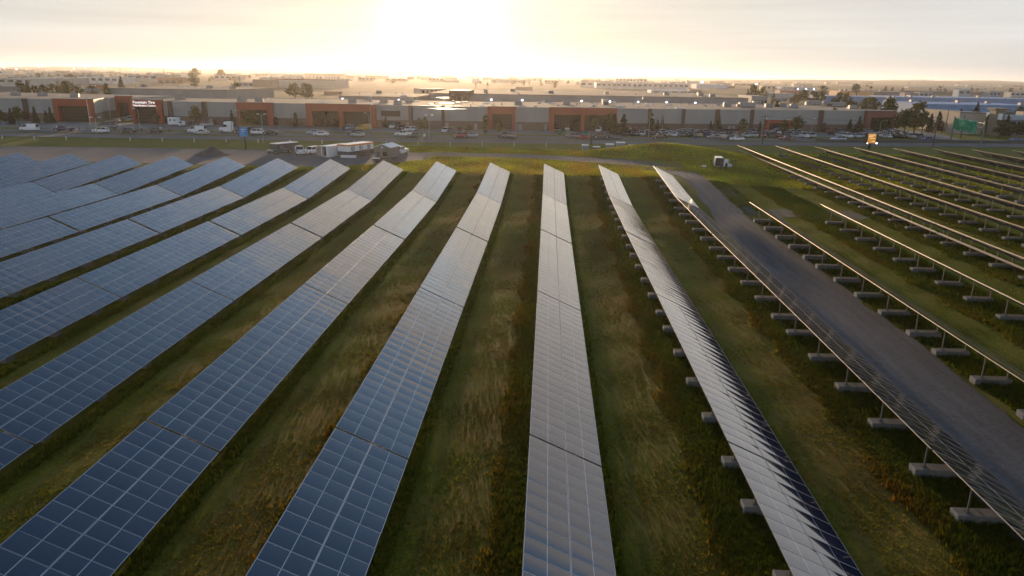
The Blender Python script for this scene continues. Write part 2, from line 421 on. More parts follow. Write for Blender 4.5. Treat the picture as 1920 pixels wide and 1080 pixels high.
def drape(name, rows, mat, dz, label=None, parent=None):
    """rows: list of cross-sections, each a list of (x, y)"""
    q = MB(); n = len(rows[0])
    for rw in rows:
        for (x, y) in rw: q.v.append((x, y, float(zt(x, y)) + dz))
    for i in range(len(rows) - 1):
        for j in range(n - 1):
            a = i * n + j; q.f.append((a, a + 1, a + n + 1, a + n)); q.m.append(0)
    o = q.build(name, mat, parent, True)
    if parent is None: tag(o, label, kind='structure')
    return o
def strip(name, pts, half, mat, dz, label, step=2.0, ncross=6, jit=.25):
    """a ribbon along a polyline with uneven edges"""
    P = [Vector((a[0], a[1])) for a in pts]; dense = []
    for k in range(len(P) - 1):
        p0 = P[max(k - 1, 0)]; p1 = P[k]; p2 = P[k + 1]; p3 = P[min(k + 2, len(P) - 1)]
        n = max(2, int((p2 - p1).length / step))
        for i in range(n):
            s = i / n; s2 = s * s; s3 = s2 * s
            dense.append(.5 * ((2 * p1) + (p2 - p0) * s + (2 * p0 - 5 * p1 + 4 * p2 - p3) * s2 + (3 * p1 - p0 - 3 * p2 + p3) * s3))
    dense.append(P[-1]); rows = []
    for i, c_ in enumerate(dense):
        d = (dense[min(i + 1, len(dense) - 1)] - dense[max(i - 1, 0)]).normalized(); nrm = Vector((d.y, -d.x))
        h = half(i / (len(dense) - 1)) if callable(half) else half
        jl = (mnoise.noise(Vector((c_.x * .25, c_.y * .25, 1))) + .5 * mnoise.noise(Vector((c_.x, c_.y, 9)))) * jit
        jr = (mnoise.noise(Vector((c_.x * .25, c_.y * .25, 5))) + .5 * mnoise.noise(Vector((c_.x, c_.y, 3)))) * jit
        rows.append([tuple(c_ + nrm * (-h + jl + (2 * h - jl + jr) * j / ncross)) for j in range(ncross + 1)])
    return drape(name, rows, mat, dz, label)
strip('service_road', [(26.2, 8), (26.4, 40), (26.9, 62), (27.8, 86), (28.5, 105), (29.8, 125), (28.8, 143), (20.5, 157.5), (9, 165.5), (-4, 171), (-17, 173), (-32, 171)],
      lambda q_: float(np.interp(q_, [0, .16, .27, .39, .5, .66, .75, .82, .89, 1], [3.5, 3.5, 3.5, 3.6, 3.6, 3.7, 5.0, 4.0, 2.9, 2.6])), M['gravel'], .07, 'grey crushed gravel service track curving round the end of the panel rows', 1.6, 8, .8)
strip('bare_soil', [(31.5, 110.5), (37, 112), (43, 111.5), (49, 113)], lambda q_: 2.2 + 1.2 * math.sin(3.1 * q_), gravel('bare_brown_soil', (.045, .036, .026), (.13, .105, .08)), .05, 'bare brown soil patch at the ends of two right rows', 1.2, 6, 1.6)
# gravel yard beyond the left rows
rows = []
for x in np.arange(-240, -26, 2.5):
    yn = 142.5 + .8 * mnoise.noise(Vector((x * .2, 0, 0))); yf = 173.0 + max(0, (-95 - x)) * -.09 + 1.0 * mnoise.noise(Vector((x * .13, 3, 0)))
    if x > -44: yn += (x + 44) * 1.0
    if x > -38: yf -= 0
    rows.append([(x, yn + (yf - yn) * j / 8) for j in range(9)])
drape('gravel_yard', rows, M['yard'], .09, 'wide grey gravel yard behind the left panel rows')
# highway: two carriageways with a grass median
xs = list(np.arange(-420, 421, 6.0))
def hw_rows(o0, o1, n=6): return [[(x, float(hwY(x)) + o0 + (o1 - o0) * j / n) for j in range(n + 1)] for x in xs]
hnear = drape('highway_near_carriageway', hw_rows(-5.4, 5.4), M['asph'], .10, 'nearer grey highway carriageway running across the scene')
hfar = drape('highway_far_carriageway', hw_rows(9.6, 19.0), M['asph'], .10, 'farther highway carriageway carrying the traffic')
def line_mesh(name, offs, parent, dash=None):
    q = MB()
    for o_, w in offs:
        for a, b_ in zip(xs[:-1], xs[1:]):
            if dash and int(a / 6) % 2: continue
            e_ = b_ if not dash else a + 3
            q.quad([(a, float(hwY(a)) + o_ - w, 1.112), (e_, float(hwY(e_)) + o_ - w, 1.112), (e_, float(hwY(e_)) + o_ + w, 1.112), (a, float(hwY(a)) + o_ + w, 1.112)])
    return tag(q.build(name, M['mark'], parent), kind='stuff')
line_mesh('edge_line', [(-4.6, .08), (4.5, .08)], hnear); line_mesh('lane_marking', [(-1.5, .08), (1.6, .08)], hnear, True)
line_mesh('edge_line', [(10.2, .08), (18.3, .08)], hfar); line_mesh('lane_marking', [(12.9, .08), (15.6, .08)], hfar, True)
# paved forecourts in front of the warehouses
def bY(x): return 266.5 + .0007 * max(0, x + 70) ** 2
def forecourt(name, x0, x1, d0, label, mat='asphl', d1=.3):
    rows = []
    for x in np.linspace(x0, x1, max(4, int((x1 - x0) / 4))):
        yn = float(hwY(x)) + d0; yf = bY(x) - d1
        rows.append([(x, yn + (yf - yn) * j / 4) for j in range(5)])
    return drape(name, rows, M[mat], .05, label)
forecourt('parking_lot', -230, 118, 27.5, 'pale asphalt parking strip along the warehouse fronts')
for nm, px0, px1, lb in (('driveway', 126, 225, 'paved driveway entering left of the illuminated tyre sign'), ('driveway', 512, 545, 'paved driveway between the grass verges left of the wide portal'),
                         ('driveway', 1083, 1106, 'paved driveway leading to the right double portal'), ('driveway', 1497, 1535, 'paved driveway at the right parking area')):
    x0 = atY(px0, 245, 245)[0]; x1 = atY(px1, 245, 245)[0]
    rows = [[(x, float(hwY(x)) + 18 + 11 * j / 3) for j in range(4)] for x in np.linspace(x0, x1, 8)]
    drape(nm, rows, M['asphl'], .06, lb)
rows = [[(132 + 10 * s + 6 * j, 262 + 42 * s) for j in range(3)] for s in np.linspace(0, 1, 10)]
drape('side_street', rows, M['asphl'], .07, 'side street leading off between the conifers at right')

# low hills on the horizon
def hills(name, x0, x1, y, h, label, seed):
    q = MB(); n = 60; rows = []
    for i in range(n + 1):
        x = x0 + (x1 - x0) * i / n; env = math.sin(math.pi * i / n) ** .6
        hh = h * env * (.75 + .35 * mnoise.noise(Vector((i * .11, seed, 0))) + .12 * mnoise.noise(Vector((i * .45, seed, 4))))
        rows.append([(x, y - 420, .5), (x, y - 140, max(.6, hh * .72)), (x, y, max(.7, hh)), (x, y + 300, .5)])
    for rw in rows: q.v += rw
    for i in range(n):
        for j in range(3):
            a = i * 4 + j; q.f.append((a, a + 4, a + 5, a + 1)); q.m.append(0)
    tag(q.build(name, M['hill'], None, True), label, kind='structure')
M['hill'] = pm('far_prairie', (.085, .082, .055), .95, 0, .3, .004)
hills('hill', 700, 4200, 4600, 26, 'low hazy ridge on the right horizon', 2.2)
hills('hill', 2200, 6000, 7000, 44, 'faint blue hill at the far right edge', 5.1)
hills('hill', -6500, -900, 7200, 38, 'pale ridge along the left horizon', 8.4)
hills('hill', -1500, 2500, 7800, 30, 'pale ridge under the sunrise', 3.4)

# ------------------------------------------------------------------ solar tables
CT, ST = math.cos(TILT), math.sin(TILT)
HE = 2.6                                                     # high edge above ground
NM = 24
def slope_pt(s, y, o=0.0):                                   # s down the slope, o outward from the panel plane
    return (s * CT + o * ST, y, HE - s * ST + o * CT)
def module_quads(q, s0, s1, y0, y1, iu, iv, detailed=True):
    fwid, th = .032, .038
    a = [slope_pt(s, y, 0) for s, y in ((s0, y0), (s1, y0), (s1, y1), (s0, y1))]
    i_ = [slope_pt(s, y, 0) for s, y in ((s0 + fwid, y0 + fwid * .55), (s1 - fwid, y0 + fwid * .55), (s1 - fwid, y1 - fwid * .55), (s0 + fwid, y1 - fwid * .55))]
    gl = [slope_pt(s, y, -.004) for s, y in ((s0 + fwid, y0 + fwid * .55), (s1 - fwid, y0 + fwid * .55), (s1 - fwid, y1 - fwid * .55), (s0 + fwid, y1 - fwid * .55))]
    bt = [slope_pt(s, y, -th) for s, y in ((s0, y0), (s1, y0), (s1, y1), (s0, y1))]
    e = .001
    q.quad(gl, 1, [(iu + e, iv + e), (iu + 1 - e, iv + e), (iu + 1 - e, iv + 1 - e), (iu + e, iv + 1 - e)])
    for k in range(4):
        n = (k + 1) % 4
        q.quad([a[k], a[n], i_[n], i_[k]], 0)
        q.quad([bt[k], bt[n], a[n], a[k]], 3)
    q.quad([bt[3], bt[2], bt[1], bt[0]], 2)
EDGE = pm('toned_frame_edge', (.26, .235, .20), .5, .6)  # frame sides coloured darker and warmer than the top to tame sun glare
BACK = pm('grey_backsheet', (.16, .165, .17), .7)
def module_mesh(L_):
    q = MB(); module_quads(q, 0, (WT - .012) / 2, 0, L_, 0, 0)
    return q.mesh('solar_panel', [M['alu'], M['solar'], BACK, EDGE])
def array_mesh(L_):
    q = MB(); p = L_ / NM; w = (WT - .012) / 2
    for j in range(NM):
        for k in range(2): module_quads(q, k * (w + .012), k * (w + .012) + w, j * p + .007, (j + 1) * p - .007, k + 1, j + 1)
    return q.mesh('panel_array', [M['alu'], M['solar'], BACK, EDGE])
TL = 25.44; MP = TL / NM
ME_MOD = module_mesh(MP - .014); ME_ARR = array_mesh(TL)
q = MB(); q.bbox(.40, 2.95, -.38, .38, -.06, .42, .03); ME_BAL = q.mesh('ballast_block', [M['conc']])
q = MB(); q.box(.97, 1.05, -.04, .04, .42, HE - 1.0 * ST / CT - .12); q.box(.86, 1.16, -.12, .12, .42, .44); ME_POST = q.mesh('post', [M['galv']])
q = MB(); q.box(2.72, 2.82, -.05, .05, .42, HE - 2.77 * ST / CT - .12); q.box(2.62, 2.92, -.12, .12, .42, .44); ME_PST2 = q.mesh('post', [M['galv']])
q = MB()
_c = [slope_pt(.35, 0, -.14), slope_pt(WT - .35, 0, -.14)]
q.rings([[(x, y, z + dz_) for y, dz_ in ((-.04, -.06), (.04, -.06), (.04, .05), (-.04, .05))] for x, _, z in _c]); ME_GIRD = q.mesh('girder', [M['galv']])
RAILS = []
for s in (.45, 1.60, 2.55, 3.70):
    q = MB(); pts = [slope_pt(s - .03, 0, -.09), slope_pt(s + .03, 0, -.09), slope_pt(s + .03, 0, -.040), slope_pt(s - .03, 0, -.040)]
    q.rings([[(x, .02, z) for x, _, z in pts], [(x, TL - .02, z) for x, _, z in pts]]); RAILS.append(q.mesh('rail', [M['galv']]))
q = MB(); q.box(.55, .85, .1, TL - .1, 1.15, 1.20); q.box(.55, .57, .1, TL - .1, 1.20, 1.30); q.box(.83, .85, .1, TL - .1, 1.20, 1.30); ME_TRAY = q.mesh('cable_tray', [M['alu']])
PSP = [TL / 2 + (k - 2) * 5.35 for k in range(5)]
ORD = ['', 'first', 'second', 'third', 'fourth', 'fifth', 'sixth', 'seventh', 'eighth', 'ninth', 'tenth', 'eleventh', 'twelfth', 'thirteenth', 'fourteenth', 'fifteenth', 'sixteenth']
def row_words(r):
    if r <= 2: return ORD[3 - r] + ' row left of the gravel track'
    return ORD[r - 2] + ' row right of the gravel track'
def in_frame(pts, mx=30):
    v = [pj(*p) for p in pts]; x = [a for a, _ in v]; y = [b_ for _, b_ in v]
    return not (max(x) < -mx or min(x) > 1920 + mx or min(y) > 1080 + mx)
def table(row, Y1, Y0, Z1, Z0, order, zrow=0.0):
    """from far end Y1 to near end Y0; order counts from the far end"""
    x = X0 + row * P_
    if Y0 < 6: return False
    corners = [(x + a, y, z + h) for y, z in ((max(Y0, 15), Z0), (Y1, Z1)) for a, h in ((0, HE), (3.78, .9))]
    if not in_frame(corners): return False
    where = {1: 'at the far end'}.get(order, ORD[min(order, 13)] + ' from the far end')
    o = thing('solar_table', 'solar panel table %s, %s' % (where, row_words(row)), 'solar table', (x, Y0 + .07, Z0), 0, 'solar panel tables in parallel rows')
    o.rotation_euler = (math.atan2(Z1 - Z0, Y1 - Y0), 0, 0)
    # modules one by one where the photo lets them be told apart
    if row <= 2 and Y0 < 62:
        w = (WT - .012) / 2
        for j in range(NM):
            if not in_frame([(x, Y0 + j * MP, Z0 + HE), (x + 3.8, Y0 + (j + 1) * MP, Z0 + .9)], 60): continue
            for k in range(2):
                s = k * (w + .012); p = slope_pt(s, j * MP + .007)
                a = mobj('solar_panel', ME_MOD, o, (p[0], p[1], p[2] - HE))
                a.rotation_euler = (random.gauss(0, .0022), random.gauss(0, .0015), 0)
    else:
        tag(mobj('panel_array', ME_ARR, o), kind='stuff')
    for y in PSP:
        for me_ in (ME_BAL, ME_POST, ME_PST2, ME_GIRD):
            mobj(me_.name.split('.')[0], me_, o, (0, y, 0))
    for me_ in RAILS: mobj('rail', me_, o)
    if row == 5: mobj('cable_tray', ME_TRAY, o)
    return True
YK = [136.05, 110.82, 85.04, 59.14, 33.55, 7.95]; ZK = [float(zfield_left(y)) for y in YK]
for row in range(-13, 3):
    for k in range(5): table(row, YK[k], YK[k + 1], ZK[k], ZK[k + 1], k + 1)
for row, ye in [(3, 107.0), (4, 106.6)] + [(r_, 197.0) for r_ in range(5, 14)]:
    for k in range(8):
        a, b_ = ye - 25.6 * k, ye - 25.6 * (k + 1)
        table(row, a, b_, float(zfield_right(a)), float(zfield_right(b_)), k + 1)

# ------------------------------------------------------------------ warehouses
def solve_x(px, Yf, z=4.0):
    lo, hi = -420.0, 420.0
    for _ in range(50):
        mid = (lo + hi) / 2
        if pj(mid, Yf(mid), z)[0] < px: lo = mid
        else: hi = mid
    return (lo + hi) / 2
def zat(px, py, Y): return float(atY(px, py, Y)[2])
def obox(q, a, b_, d0, d1, z0, z1, m=0):
    """box along the ground line a->b, from d0 to d1 towards the viewer (negative d = back)"""
    a = Vector((a[0], a[1])); b_ = Vector((b_[0], b_[1])); d = (b_ - a).normalized(); n = Vector((d.y, -d.x))
    p = [a + n * d1, b_ + n * d1, b_ + n * d0, a + n * d0]
    q.rings([[(c.x, c.y, z0) for c in p], [(c.x, c.y, z1) for c in p]], m)
def glazing(par, a, b_, d, z0, z1, nx, nz):
    """glazed screen with a mullion grid"""
    q = MB(); obox(q, a, b_, d - .12, d, z0, z1); w = q.build('window', M['glass'], par)
    q = MB(); A = Vector((a[0], a[1])); B = Vector((b_[0], b_[1])); dd = (B - A).normalized()
    for i in range(nx + 1):
        c = A + (B - A) * (i / nx); obox(q, c - dd * .05, c + dd * .05, d, d + .07, z0, z1)
    for k in range(1, nz):
        z = z0 + (z1 - z0) * k / nz; obox(q, A + dd * .06, B - dd * .06, d + .004, d + .055, z - .05, z + .05)
    q.build('mullion', M['mull'], w)
def portal(par, a, b_, z0, z1, panes, col=2.2, head=2.6, prj=1.6, mat='red', nx=9, deep=.1):
    A = Vector((a[0], a[1])); B = Vector((b_[0], b_[1])); L_ = (B - A).length; dd = (B - A) / L_
    q = MB(); obox(q, A, B, -.5, prj, z1 - head, z1); hd = q.build('portal_header', M[mat], par)
    q = MB(); obox(q, A - dd * .05, B + dd * .05, -.5, prj + .06, z1, z1 + .12); q.build('parapet_cap', M['flash'], hd)
    xs_ = [0] + [x for p in panes for x in p] + [1]
    for i in range(0, len(xs_), 2):
        q = MB(); obox(q, A + dd * L_ * xs_[i], A + dd * L_ * xs_[i + 1], -.5, prj, z0, z1 - head); q.build('portal_column', M[mat], par)
    for p0, p1 in panes:
        glazing(par, A + dd * (L_ * p0), A + dd * (L_ * p1), deep, z0, z1 - head, nx, 5)
def bay(par, a, b_, z0, z1, zb=2.9):
    A = Vector((a[0], a[1])); B = Vector((b_[0], b_[1])); dd = (B - A).normalized()
    n = max(1, round((B - A).length / 7.0)); e = dd * .012
    for k in range(n):                                       # tilt-up concrete panels
        p0 = A + (B - A) * (k / n); p1 = A + (B - A) * ((k + 1) / n)
        q = MB(); obox(q, p0 + e, p1 - e, -.5, .0, z0 + zb, z1); q.build('wall_panel', M['grayw'], par)
    q = MB(); obox(q, A, B, -.5, .10, z0 - .3, z0 + zb - .01); q.build('base_course', M['basec'], par)
    q = MB(); obox(q, A, B, -.55, .08, z1, z1 + .18); q.build('parapet_cap', M['flash'], par)
def pilaster(par, a, b_, z0, z1):
    q = MB(); obox(q, a, b_, -.5, .55, z0 - .2, z1 + .22); q.build('pilaster', M['brown'], par)
def roof_poly(par, pts, z, mat='roofg'):
    q = MB(); n = len(pts)
    q.v += [(x, y, z) for x, y in pts]; q.f.append(tuple(range(n))); q.m.append(0)
    return q.build('roof', M[mat], par)
UNIT = []
def unit_mesh(kind):
    q = MB()
    if kind == 0: q.bbox(-1.5, 1.5, -1.1, 1.1, .15, 1.5, .06); q.box(-1.6, 1.6, -1.2, 1.2, 0, .15, 1); q.tube((-.6, 0, 1.5), (-.6, 0, 1.68), .45, .45, 10, 1); q.tube((.7, 0, 1.5), (.7, 0, 1.68), .45, .45, 10, 1)
    if kind == 1: q.bbox(-.6, .6, -.6, .6, .0, .45, .05); q.bbox(-.5, .5, -.5, .5, .45, .62, .08, 0)
    if kind == 2: q.tube((0, 0, 0), (0, 0, .9), .2, .2, 8); q.tube((0, 0, .9), (0, 0, 1.1), .42, .3, 8, 0)
    if kind == 3: q.bbox(-3.2, 3.2, -1.3, 1.3, .3, 2.0, .08); q.box(-3.0, 3.0, -1.1, 1.1, 0, .3, 1); q.bbox(-4.1, -3.2, -1.0, 1.0, .2, 1.3, .05, 1)
    if kind == 4: q.bbox(-1.2, 1.2, -.6, .6, 0, .38, .04)
    return q
NU = ['air_handler', 'skylight_curb', 'roof_vent', 'rooftop_unit', 'skylight']
UNIT = [unit_mesh(k).mesh(NU[k], [M['unit'] if k != 4 else M['white'], M['unitd']]) for k in range(5)]
def roof_unit(roof, k, x, y, z, rz=0, s=1.0):
    o = mobj(NU[k], UNIT[k], roof, (x, y, z)); o.rotation_euler = (0, 0, rz); o.scale = (s, s, s); return o

ZB = 1.0
# --- long grey warehouse with terracotta portals
WB = thing('warehouse', 'long grey warehouse with terracotta portals and brown pilasters behind the highway', 'warehouse', (0, 0, 0))
xf = lambda px: solve_x(px, bY)
gp = lambda px: (xf(px), bY(xf(px)))
ZT = 9.0
seq = [('portal', 253, 308, [(.08, .82)], 9.7), ('bay', 308, 317), ('pil', 317, 325), ('bay', 325, 381), ('pil', 381, 390), ('bay', 390, 448), ('portal', 448, 514, [(.14, .86)], 9.3),
       ('bay', 514, 577), ('portal', 577, 706, [(.08, .475), (.535, .93)], 9.3), ('bay', 706, 767), ('pil', 767, 774), ('bay', 774, 828), ('pil', 828, 834), ('bay', 834, 914),
       ('portal', 914, 967, [(.17, .86)], 9.3), ('bay', 967, 1029), ('portal', 1029, 1154, [(.07, .47), (.525, .925)], 9.3), ('bay', 1154, 1214), ('pil', 1214, 1220), ('bay', 1220, 1277),
       ('pil', 1277, 1283), ('bay', 1283, 1340), ('pil', 1340, 1347), ('bay', 1347, 1405), ('pil', 1405, 1411), ('bay', 1411, 1533), ('pil', 1533, 1541), ('bay', 1541, 1618), ('portal', 1618, 1672, [(.17, .93)], 9.2)]
for it in seq:
    a, b_ = gp(it[1]), gp(it[2])
    if it[0] == 'bay': bay(WB, a, b_, ZB, ZT)
    elif it[0] == 'pil': pilaster(WB, a, b_, ZB, ZT)
    else: portal(WB, a, b_, ZB, it[4], it[3], nx=10 if it[2] - it[1] < 70 else 9, mat='redd' if it[1] > 1600 else 'red')
# strip windows, low red entrance, doors
for (p0, p1, z0, z1) in ((715, 751, 5.2, 7.2), (715, 751, 1.9, 3.4)):
    glazing(WB, gp(p0), gp(p1), .16, ZB + z0 - 1, ZB + z1 - 1, 7, 2)
for p0, p1 in ((1432, 1479),):
    portal(WB, gp(p0), gp(p1), ZB, 5.6, [(.1, .9)], head=1.2, prj=2.6, deep=.9)
for px in (395, 765, 892, 971, 976, 1023, 838, 1368, 1376):
    a = gp(px); q = MB(); obox(q, (a[0] - .55, a[1]), (a[0] + .55, a[1]), .101, .16, ZB, ZB + 2.2); q.build('door', M['unit'], WB)
# roof outline and back walls
fl, fr = gp(255), gp(1670)
front = [gp(p) for p in range(256, 1671, 60)] + [fr]
bk = [(atY(p, 190, Yb)[0], Yb) for p, Yb in ((1500, 350), (1380, 347), (1200, 342), (900, 322), (640, 322), (505, 318), (500, 306), (330, 303))]
RB = roof_poly(WB, [(x, y + .45) for x, y in front] + bk, ZT - .05)
q = MB(); pts = [fr] + bk + [fl]
for a, b_ in zip(pts[:-1], pts[1:]): obox(q, a, b_, -.2, .2, ZB - .2, ZT + .1)
q.build('rear_wall', M['grayw'], WB)
for px, py, k, rz in [(338, 187, 0, 0), (454, 190, 0, 0), (486, 191, 0, .3), (605, 192, 4, 0), (661, 193, 0, 0), (690, 187, 0, .2), (693, 190, 2, 0), (720, 192, 0, 0), (746, 196, 0, .1), (768, 191, 0, 0), (781, 190, 4, .6), (757, 186, 0, 0),
                      (872, 192, 4, .5), (857, 193, 4, .9), (972, 196, 0, 0), (1062, 196, 0, 0), (1082, 198, 2, 0), (1031, 194, 4, .3), (1028, 192, 0, 0), (1113, 199, 1, 0), (1135, 196, 3, 1.57), (1134, 190, 0, 0), (1150, 192, 4, 2.4), (1162, 199, 4, 2.4),
                      (1319, 186, 0, 0), (1272, 203, 4, 0), (1363, 200, 0, 0), (1400, 201, 3, 0), (1417, 195, 0, 0), (1441, 201, 0, 0), (1463, 190, 3, .2), (1466, 200, 0, 0), (1488, 202, 0, 0), (1516, 197, 0, 0), (1525, 196, 3, .3), (1570, 200, 3, .2), (1590, 203, 1, 0), (1598, 204, 0, 0), (1210, 187, 0, 0), (1183, 186, 1, 0)]:
    p = at(px, py, ZT); roof_unit(RB, k, p[0], p[1], ZT - .05, rz)
for i in range(120):                                          # vents and skylights, thickest towards the right
    px = 560 + 960 * random.random() ** .55; py = 189 + 11 * random.random()
    p = at(px, py, ZT); lim = bY(p[0]) + 3
    if p[1] < lim or p[1] > 338: continue
    roof_unit(RB, random.choice((2, 2, 1, 4)), p[0], p[1], ZT - .05, random.random() * 3, .55 + .4 * random.random())
for px, py, w, d in ((838, 203.5, 7, 2.6), (840, 193, 3.5, 3), (838, 183, 5.5, 6)):     # standing rain water
    p = at(px, py, ZT); q = MB(); n = 18
    q.v += [(p[0] + w * math.cos(a_ * 2 * math.pi / n) * (1 + .35 * mnoise.noise(Vector((a_, px, 0)))), p[1] + d * math.sin(a_ * 2 * math.pi / n) * (1 + .35 * mnoise.noise(Vector((a_, px, 7)))), ZT - .035) for a_ in range(n)]
    q.f.append(tuple(range(n))); q.m.append(0); q.build('puddle', M['puddle'] if 'puddle' in M else M.setdefault('puddle', pm('standing_water', (.03, .03, .03), .03, 0, .05)), RB)
# lettering on the sign portal
def text_mesh(txt, size, bold=False):
    cu = bpy.data.curves.new('lettering', 'FONT'); cu.body = txt; cu.size = size; cu.extrude = .04; cu.align_x = 'LEFT'; cu.offset = .012 * size if bold else 0; cu.resolution_u = 3
    o = bpy.data.objects.new('tmp', cu); COL.objects.link(o); dg = bpy.context.evaluated_depsgraph_get()
    me_ = bpy.data.meshes.new_from_object(o.evaluated_get(dg)); bpy.data.objects.remove(o); return me_
def lettering(par, txt, size, a, b_, z, d, wfrac, mat, bold=True, name='lettering', start=.06):
    me_ = text_mesh(txt, size, bold); me_.materials.clear(); me_.materials.append(mat)
    A = Vector((a[0], a[1])); B = Vector((b_[0], b_[1])); dd = (B - A); L_ = dd.length; dd.normalize(); n = Vector((dd.y, -dd.x))
    o = mobj(name, me_, par); xsv = [v.co.x for v in me_.vertices]; w = max(xsv) - min(xsv)
    p = A + dd * (L_ * start) + n * d
    o.location = (p.x, p.y, z); o.rotation_euler = (math.pi / 2, 0, math.atan2(dd.y, dd.x)); o.scale = (L_ * wfrac / w, 1, 1); return o
M['sign'] = emit('illuminated_letters', (.95, .93, .9), .35)
lettering(WB, 'Fountain Tire', 1.35, gp(253), gp(308), 8.25, 1.66, .74, M['sign'])
lettering(WB, 'Distribution Centre', .95, gp(253), gp(308), 7.22, 1.66, .76, M['sign'])
# --- left warehouse
WA = thing('warehouse', 'grey warehouse with terracotta entrance at the left edge', 'warehouse', (0, 0, 0))
AY = lambda x: 270.0
xa = lambda px: (solve_x(px, AY), 270.0)
for it in [('bay', -90, -16), ('pil', -16, -8), ('bay', -8, 46), ('pil', 46, 55), ('bay', 55, 106), ('portal', 106, 177, [(.14, .92)], 9.3)]:
    a, b_ = xa(it[1]), xa(it[2])
    if it[0] == 'bay': bay(WA, a, b_, ZB, 8.9)
    elif it[0] == 'pil': pilaster(WA, a, b_, ZB, 8.9)
    else: portal(WA, a, b_, ZB, it[4], it[3], nx=12)
c0 = xa(177); c1 = (solve_x(198, lambda x: 292.), 292.); c2 = (solve_x(222, lambda x: 300.), 300.); c3 = (solve_x(250, lambda x: 300.), 300.)
bay(WA, c0, c1, ZB, 8.8); bay(WA, c1, c2, ZB, 8.8); portal(WA, c2, c3, ZB, 9.6, [(.16, .84)], col=1, head=2.8)
RA = roof_poly(WA, [(xa(-90)[0], 270.4), (c0[0], 270.4), (c1[0], c1[1] + .4), (c2[0], c2[1] + .4), (c3[0], c3[1] + .4), (c3[0] + 4, 330), (xa(-90)[0] - 30, 338)], 8.85)
q = MB()
for a, b_ in ((c3, (c3[0] + 4, 330)), ((c3[0] + 4, 330), (xa(-90)[0] - 30, 338))): obox(q, a, b_, -.2, .2, ZB - .2, 8.9)
q.build('rear_wall', M['grayw'], WA)
for px, py, k, rz in [(30, 179, 0, 0), (80, 180, 0, 0), (141, 182, 0, .3), (165, 171.5, 0, 0), (183, 171.5, 0, 0), (95, 172, 1, 0), (18, 174, 4, 0), (110, 177, 2, 0), (60, 176, 2, 0), (200, 173, 2, 0)]:
    p = at(px, py, 8.9); roof_unit(RA, k, p[0], p[1], 8.85, rz)
# --- second line: long warehouse with wall lights behind
def shed(name, label, cat, px0, px1, Y, ztop, depth, wall, roofm='lroof', roofc=None, lights=(), doors=0, windows=0, skew=0.0, cap=None, wmat=None):
    x0, x1 = atY(px0, 160, Y)[0], atY(px1, 160, Y)[0]; w = x1 - x0
    o = thing(name, label, cat, ((x0 + x1) / 2, Y + depth / 2, ZB), skew)
    q = MB(); q.box(-w / 2, w / 2, -depth / 2, depth / 2, -.5, ztop - ZB - .35); wl = q.build('wall', wmat or M['obj'], o); wl.color = (*wall, 1)
    q = MB(); q.box(-w / 2 - .15, w / 2 + .15, -depth / 2 - .15, depth / 2 + .15, ztop - ZB - .35, ztop - ZB); rf = q.build('roof', M[roofm], o)
    if roofc: rf.data.materials[0] = M['obj']; rf.color = (*roofc, 1)
    if cap:
        q = MB(); q.box(-w / 2 - .2, w / 2 + .2, -depth / 2 - .3, -depth / 2 - .16, ztop - ZB - 1.3, ztop - ZB + .05); c_ = q.build('fascia', M['obj'], o); c_.color = (*cap, 1)
    for px in lights:
        x = atY(px, 160, Y)[0] - (x0 + x1) / 2; q = MB(); q.box(x - .35, x + .35, -depth / 2 - .35, -depth / 2 - .01, 6.0, 6.55); q.build('wall_light', M['led'], o)
    for k in range(doors):
        x = -w / 2 + w * (k + .5) / doors; q = MB(); q.box(x - w / doors * .28, x + w / doors * .28, -depth / 2 - .12, -depth / 2 - .01, -.4, min(4.2, (ztop - ZB) * .62)); q.build('loading_door', M['dgrey'], o)
    for k in range(windows):
        x = -w / 2 + w * (k + .5) / windows; q = MB(); q.box(x - w / windows * .3, x + w / windows * .3, -depth / 2 - .10, -depth / 2 - .01, (ztop - ZB) * .45, (ztop - ZB) * .78); q.build('window', M['glass'], o)
    n = int(max(0, min(14, w * depth / 420)))
    for k in range(n):
        roof_unit(rf, random.choice((0, 0, 2, 4, 1)), random.uniform(-w * .46, w * .46), random.uniform(-depth * .44, depth * .44), ztop - ZB, random.choice((0, 1.57)))
    return o, (x0 + x1) / 2, w
shed('warehouse', 'second grey warehouse lined with small bright wall lights', 'warehouse', 800, 1403, 402, 10.3, 95, (.27, .25, .25), 'roofg', lights=(916, 974, 1022, 1086, 1139, 1193, 1247, 1302, 1357), doors=0, skew=.035)
shed('warehouse', 'tan roofed warehouse behind the double portal with two wall lights', 'warehouse', 634, 778, 372, 8.9, 60, (.24, .21, .19), 'roofg', lights=(641, 691, 747))
shed('warehouse', 'grey warehouse with flat tan roof behind the tyre sign', 'warehouse', 200, 425, 402, 10.0, 70, (.28, .27, .25), 'roofg', doors=0)
shed('warehouse', 'small brown building behind the long warehouse roof under the sunrise', 'building', 842, 878, 390, 12.0, 30, (.15, .08, .05), windows=3)
shed('warehouse', 'grey building with banded windows at the right end of the second line', 'building', 1412, 1442, 420, 11.0, 30, (.32, .31, .29), windows=5)

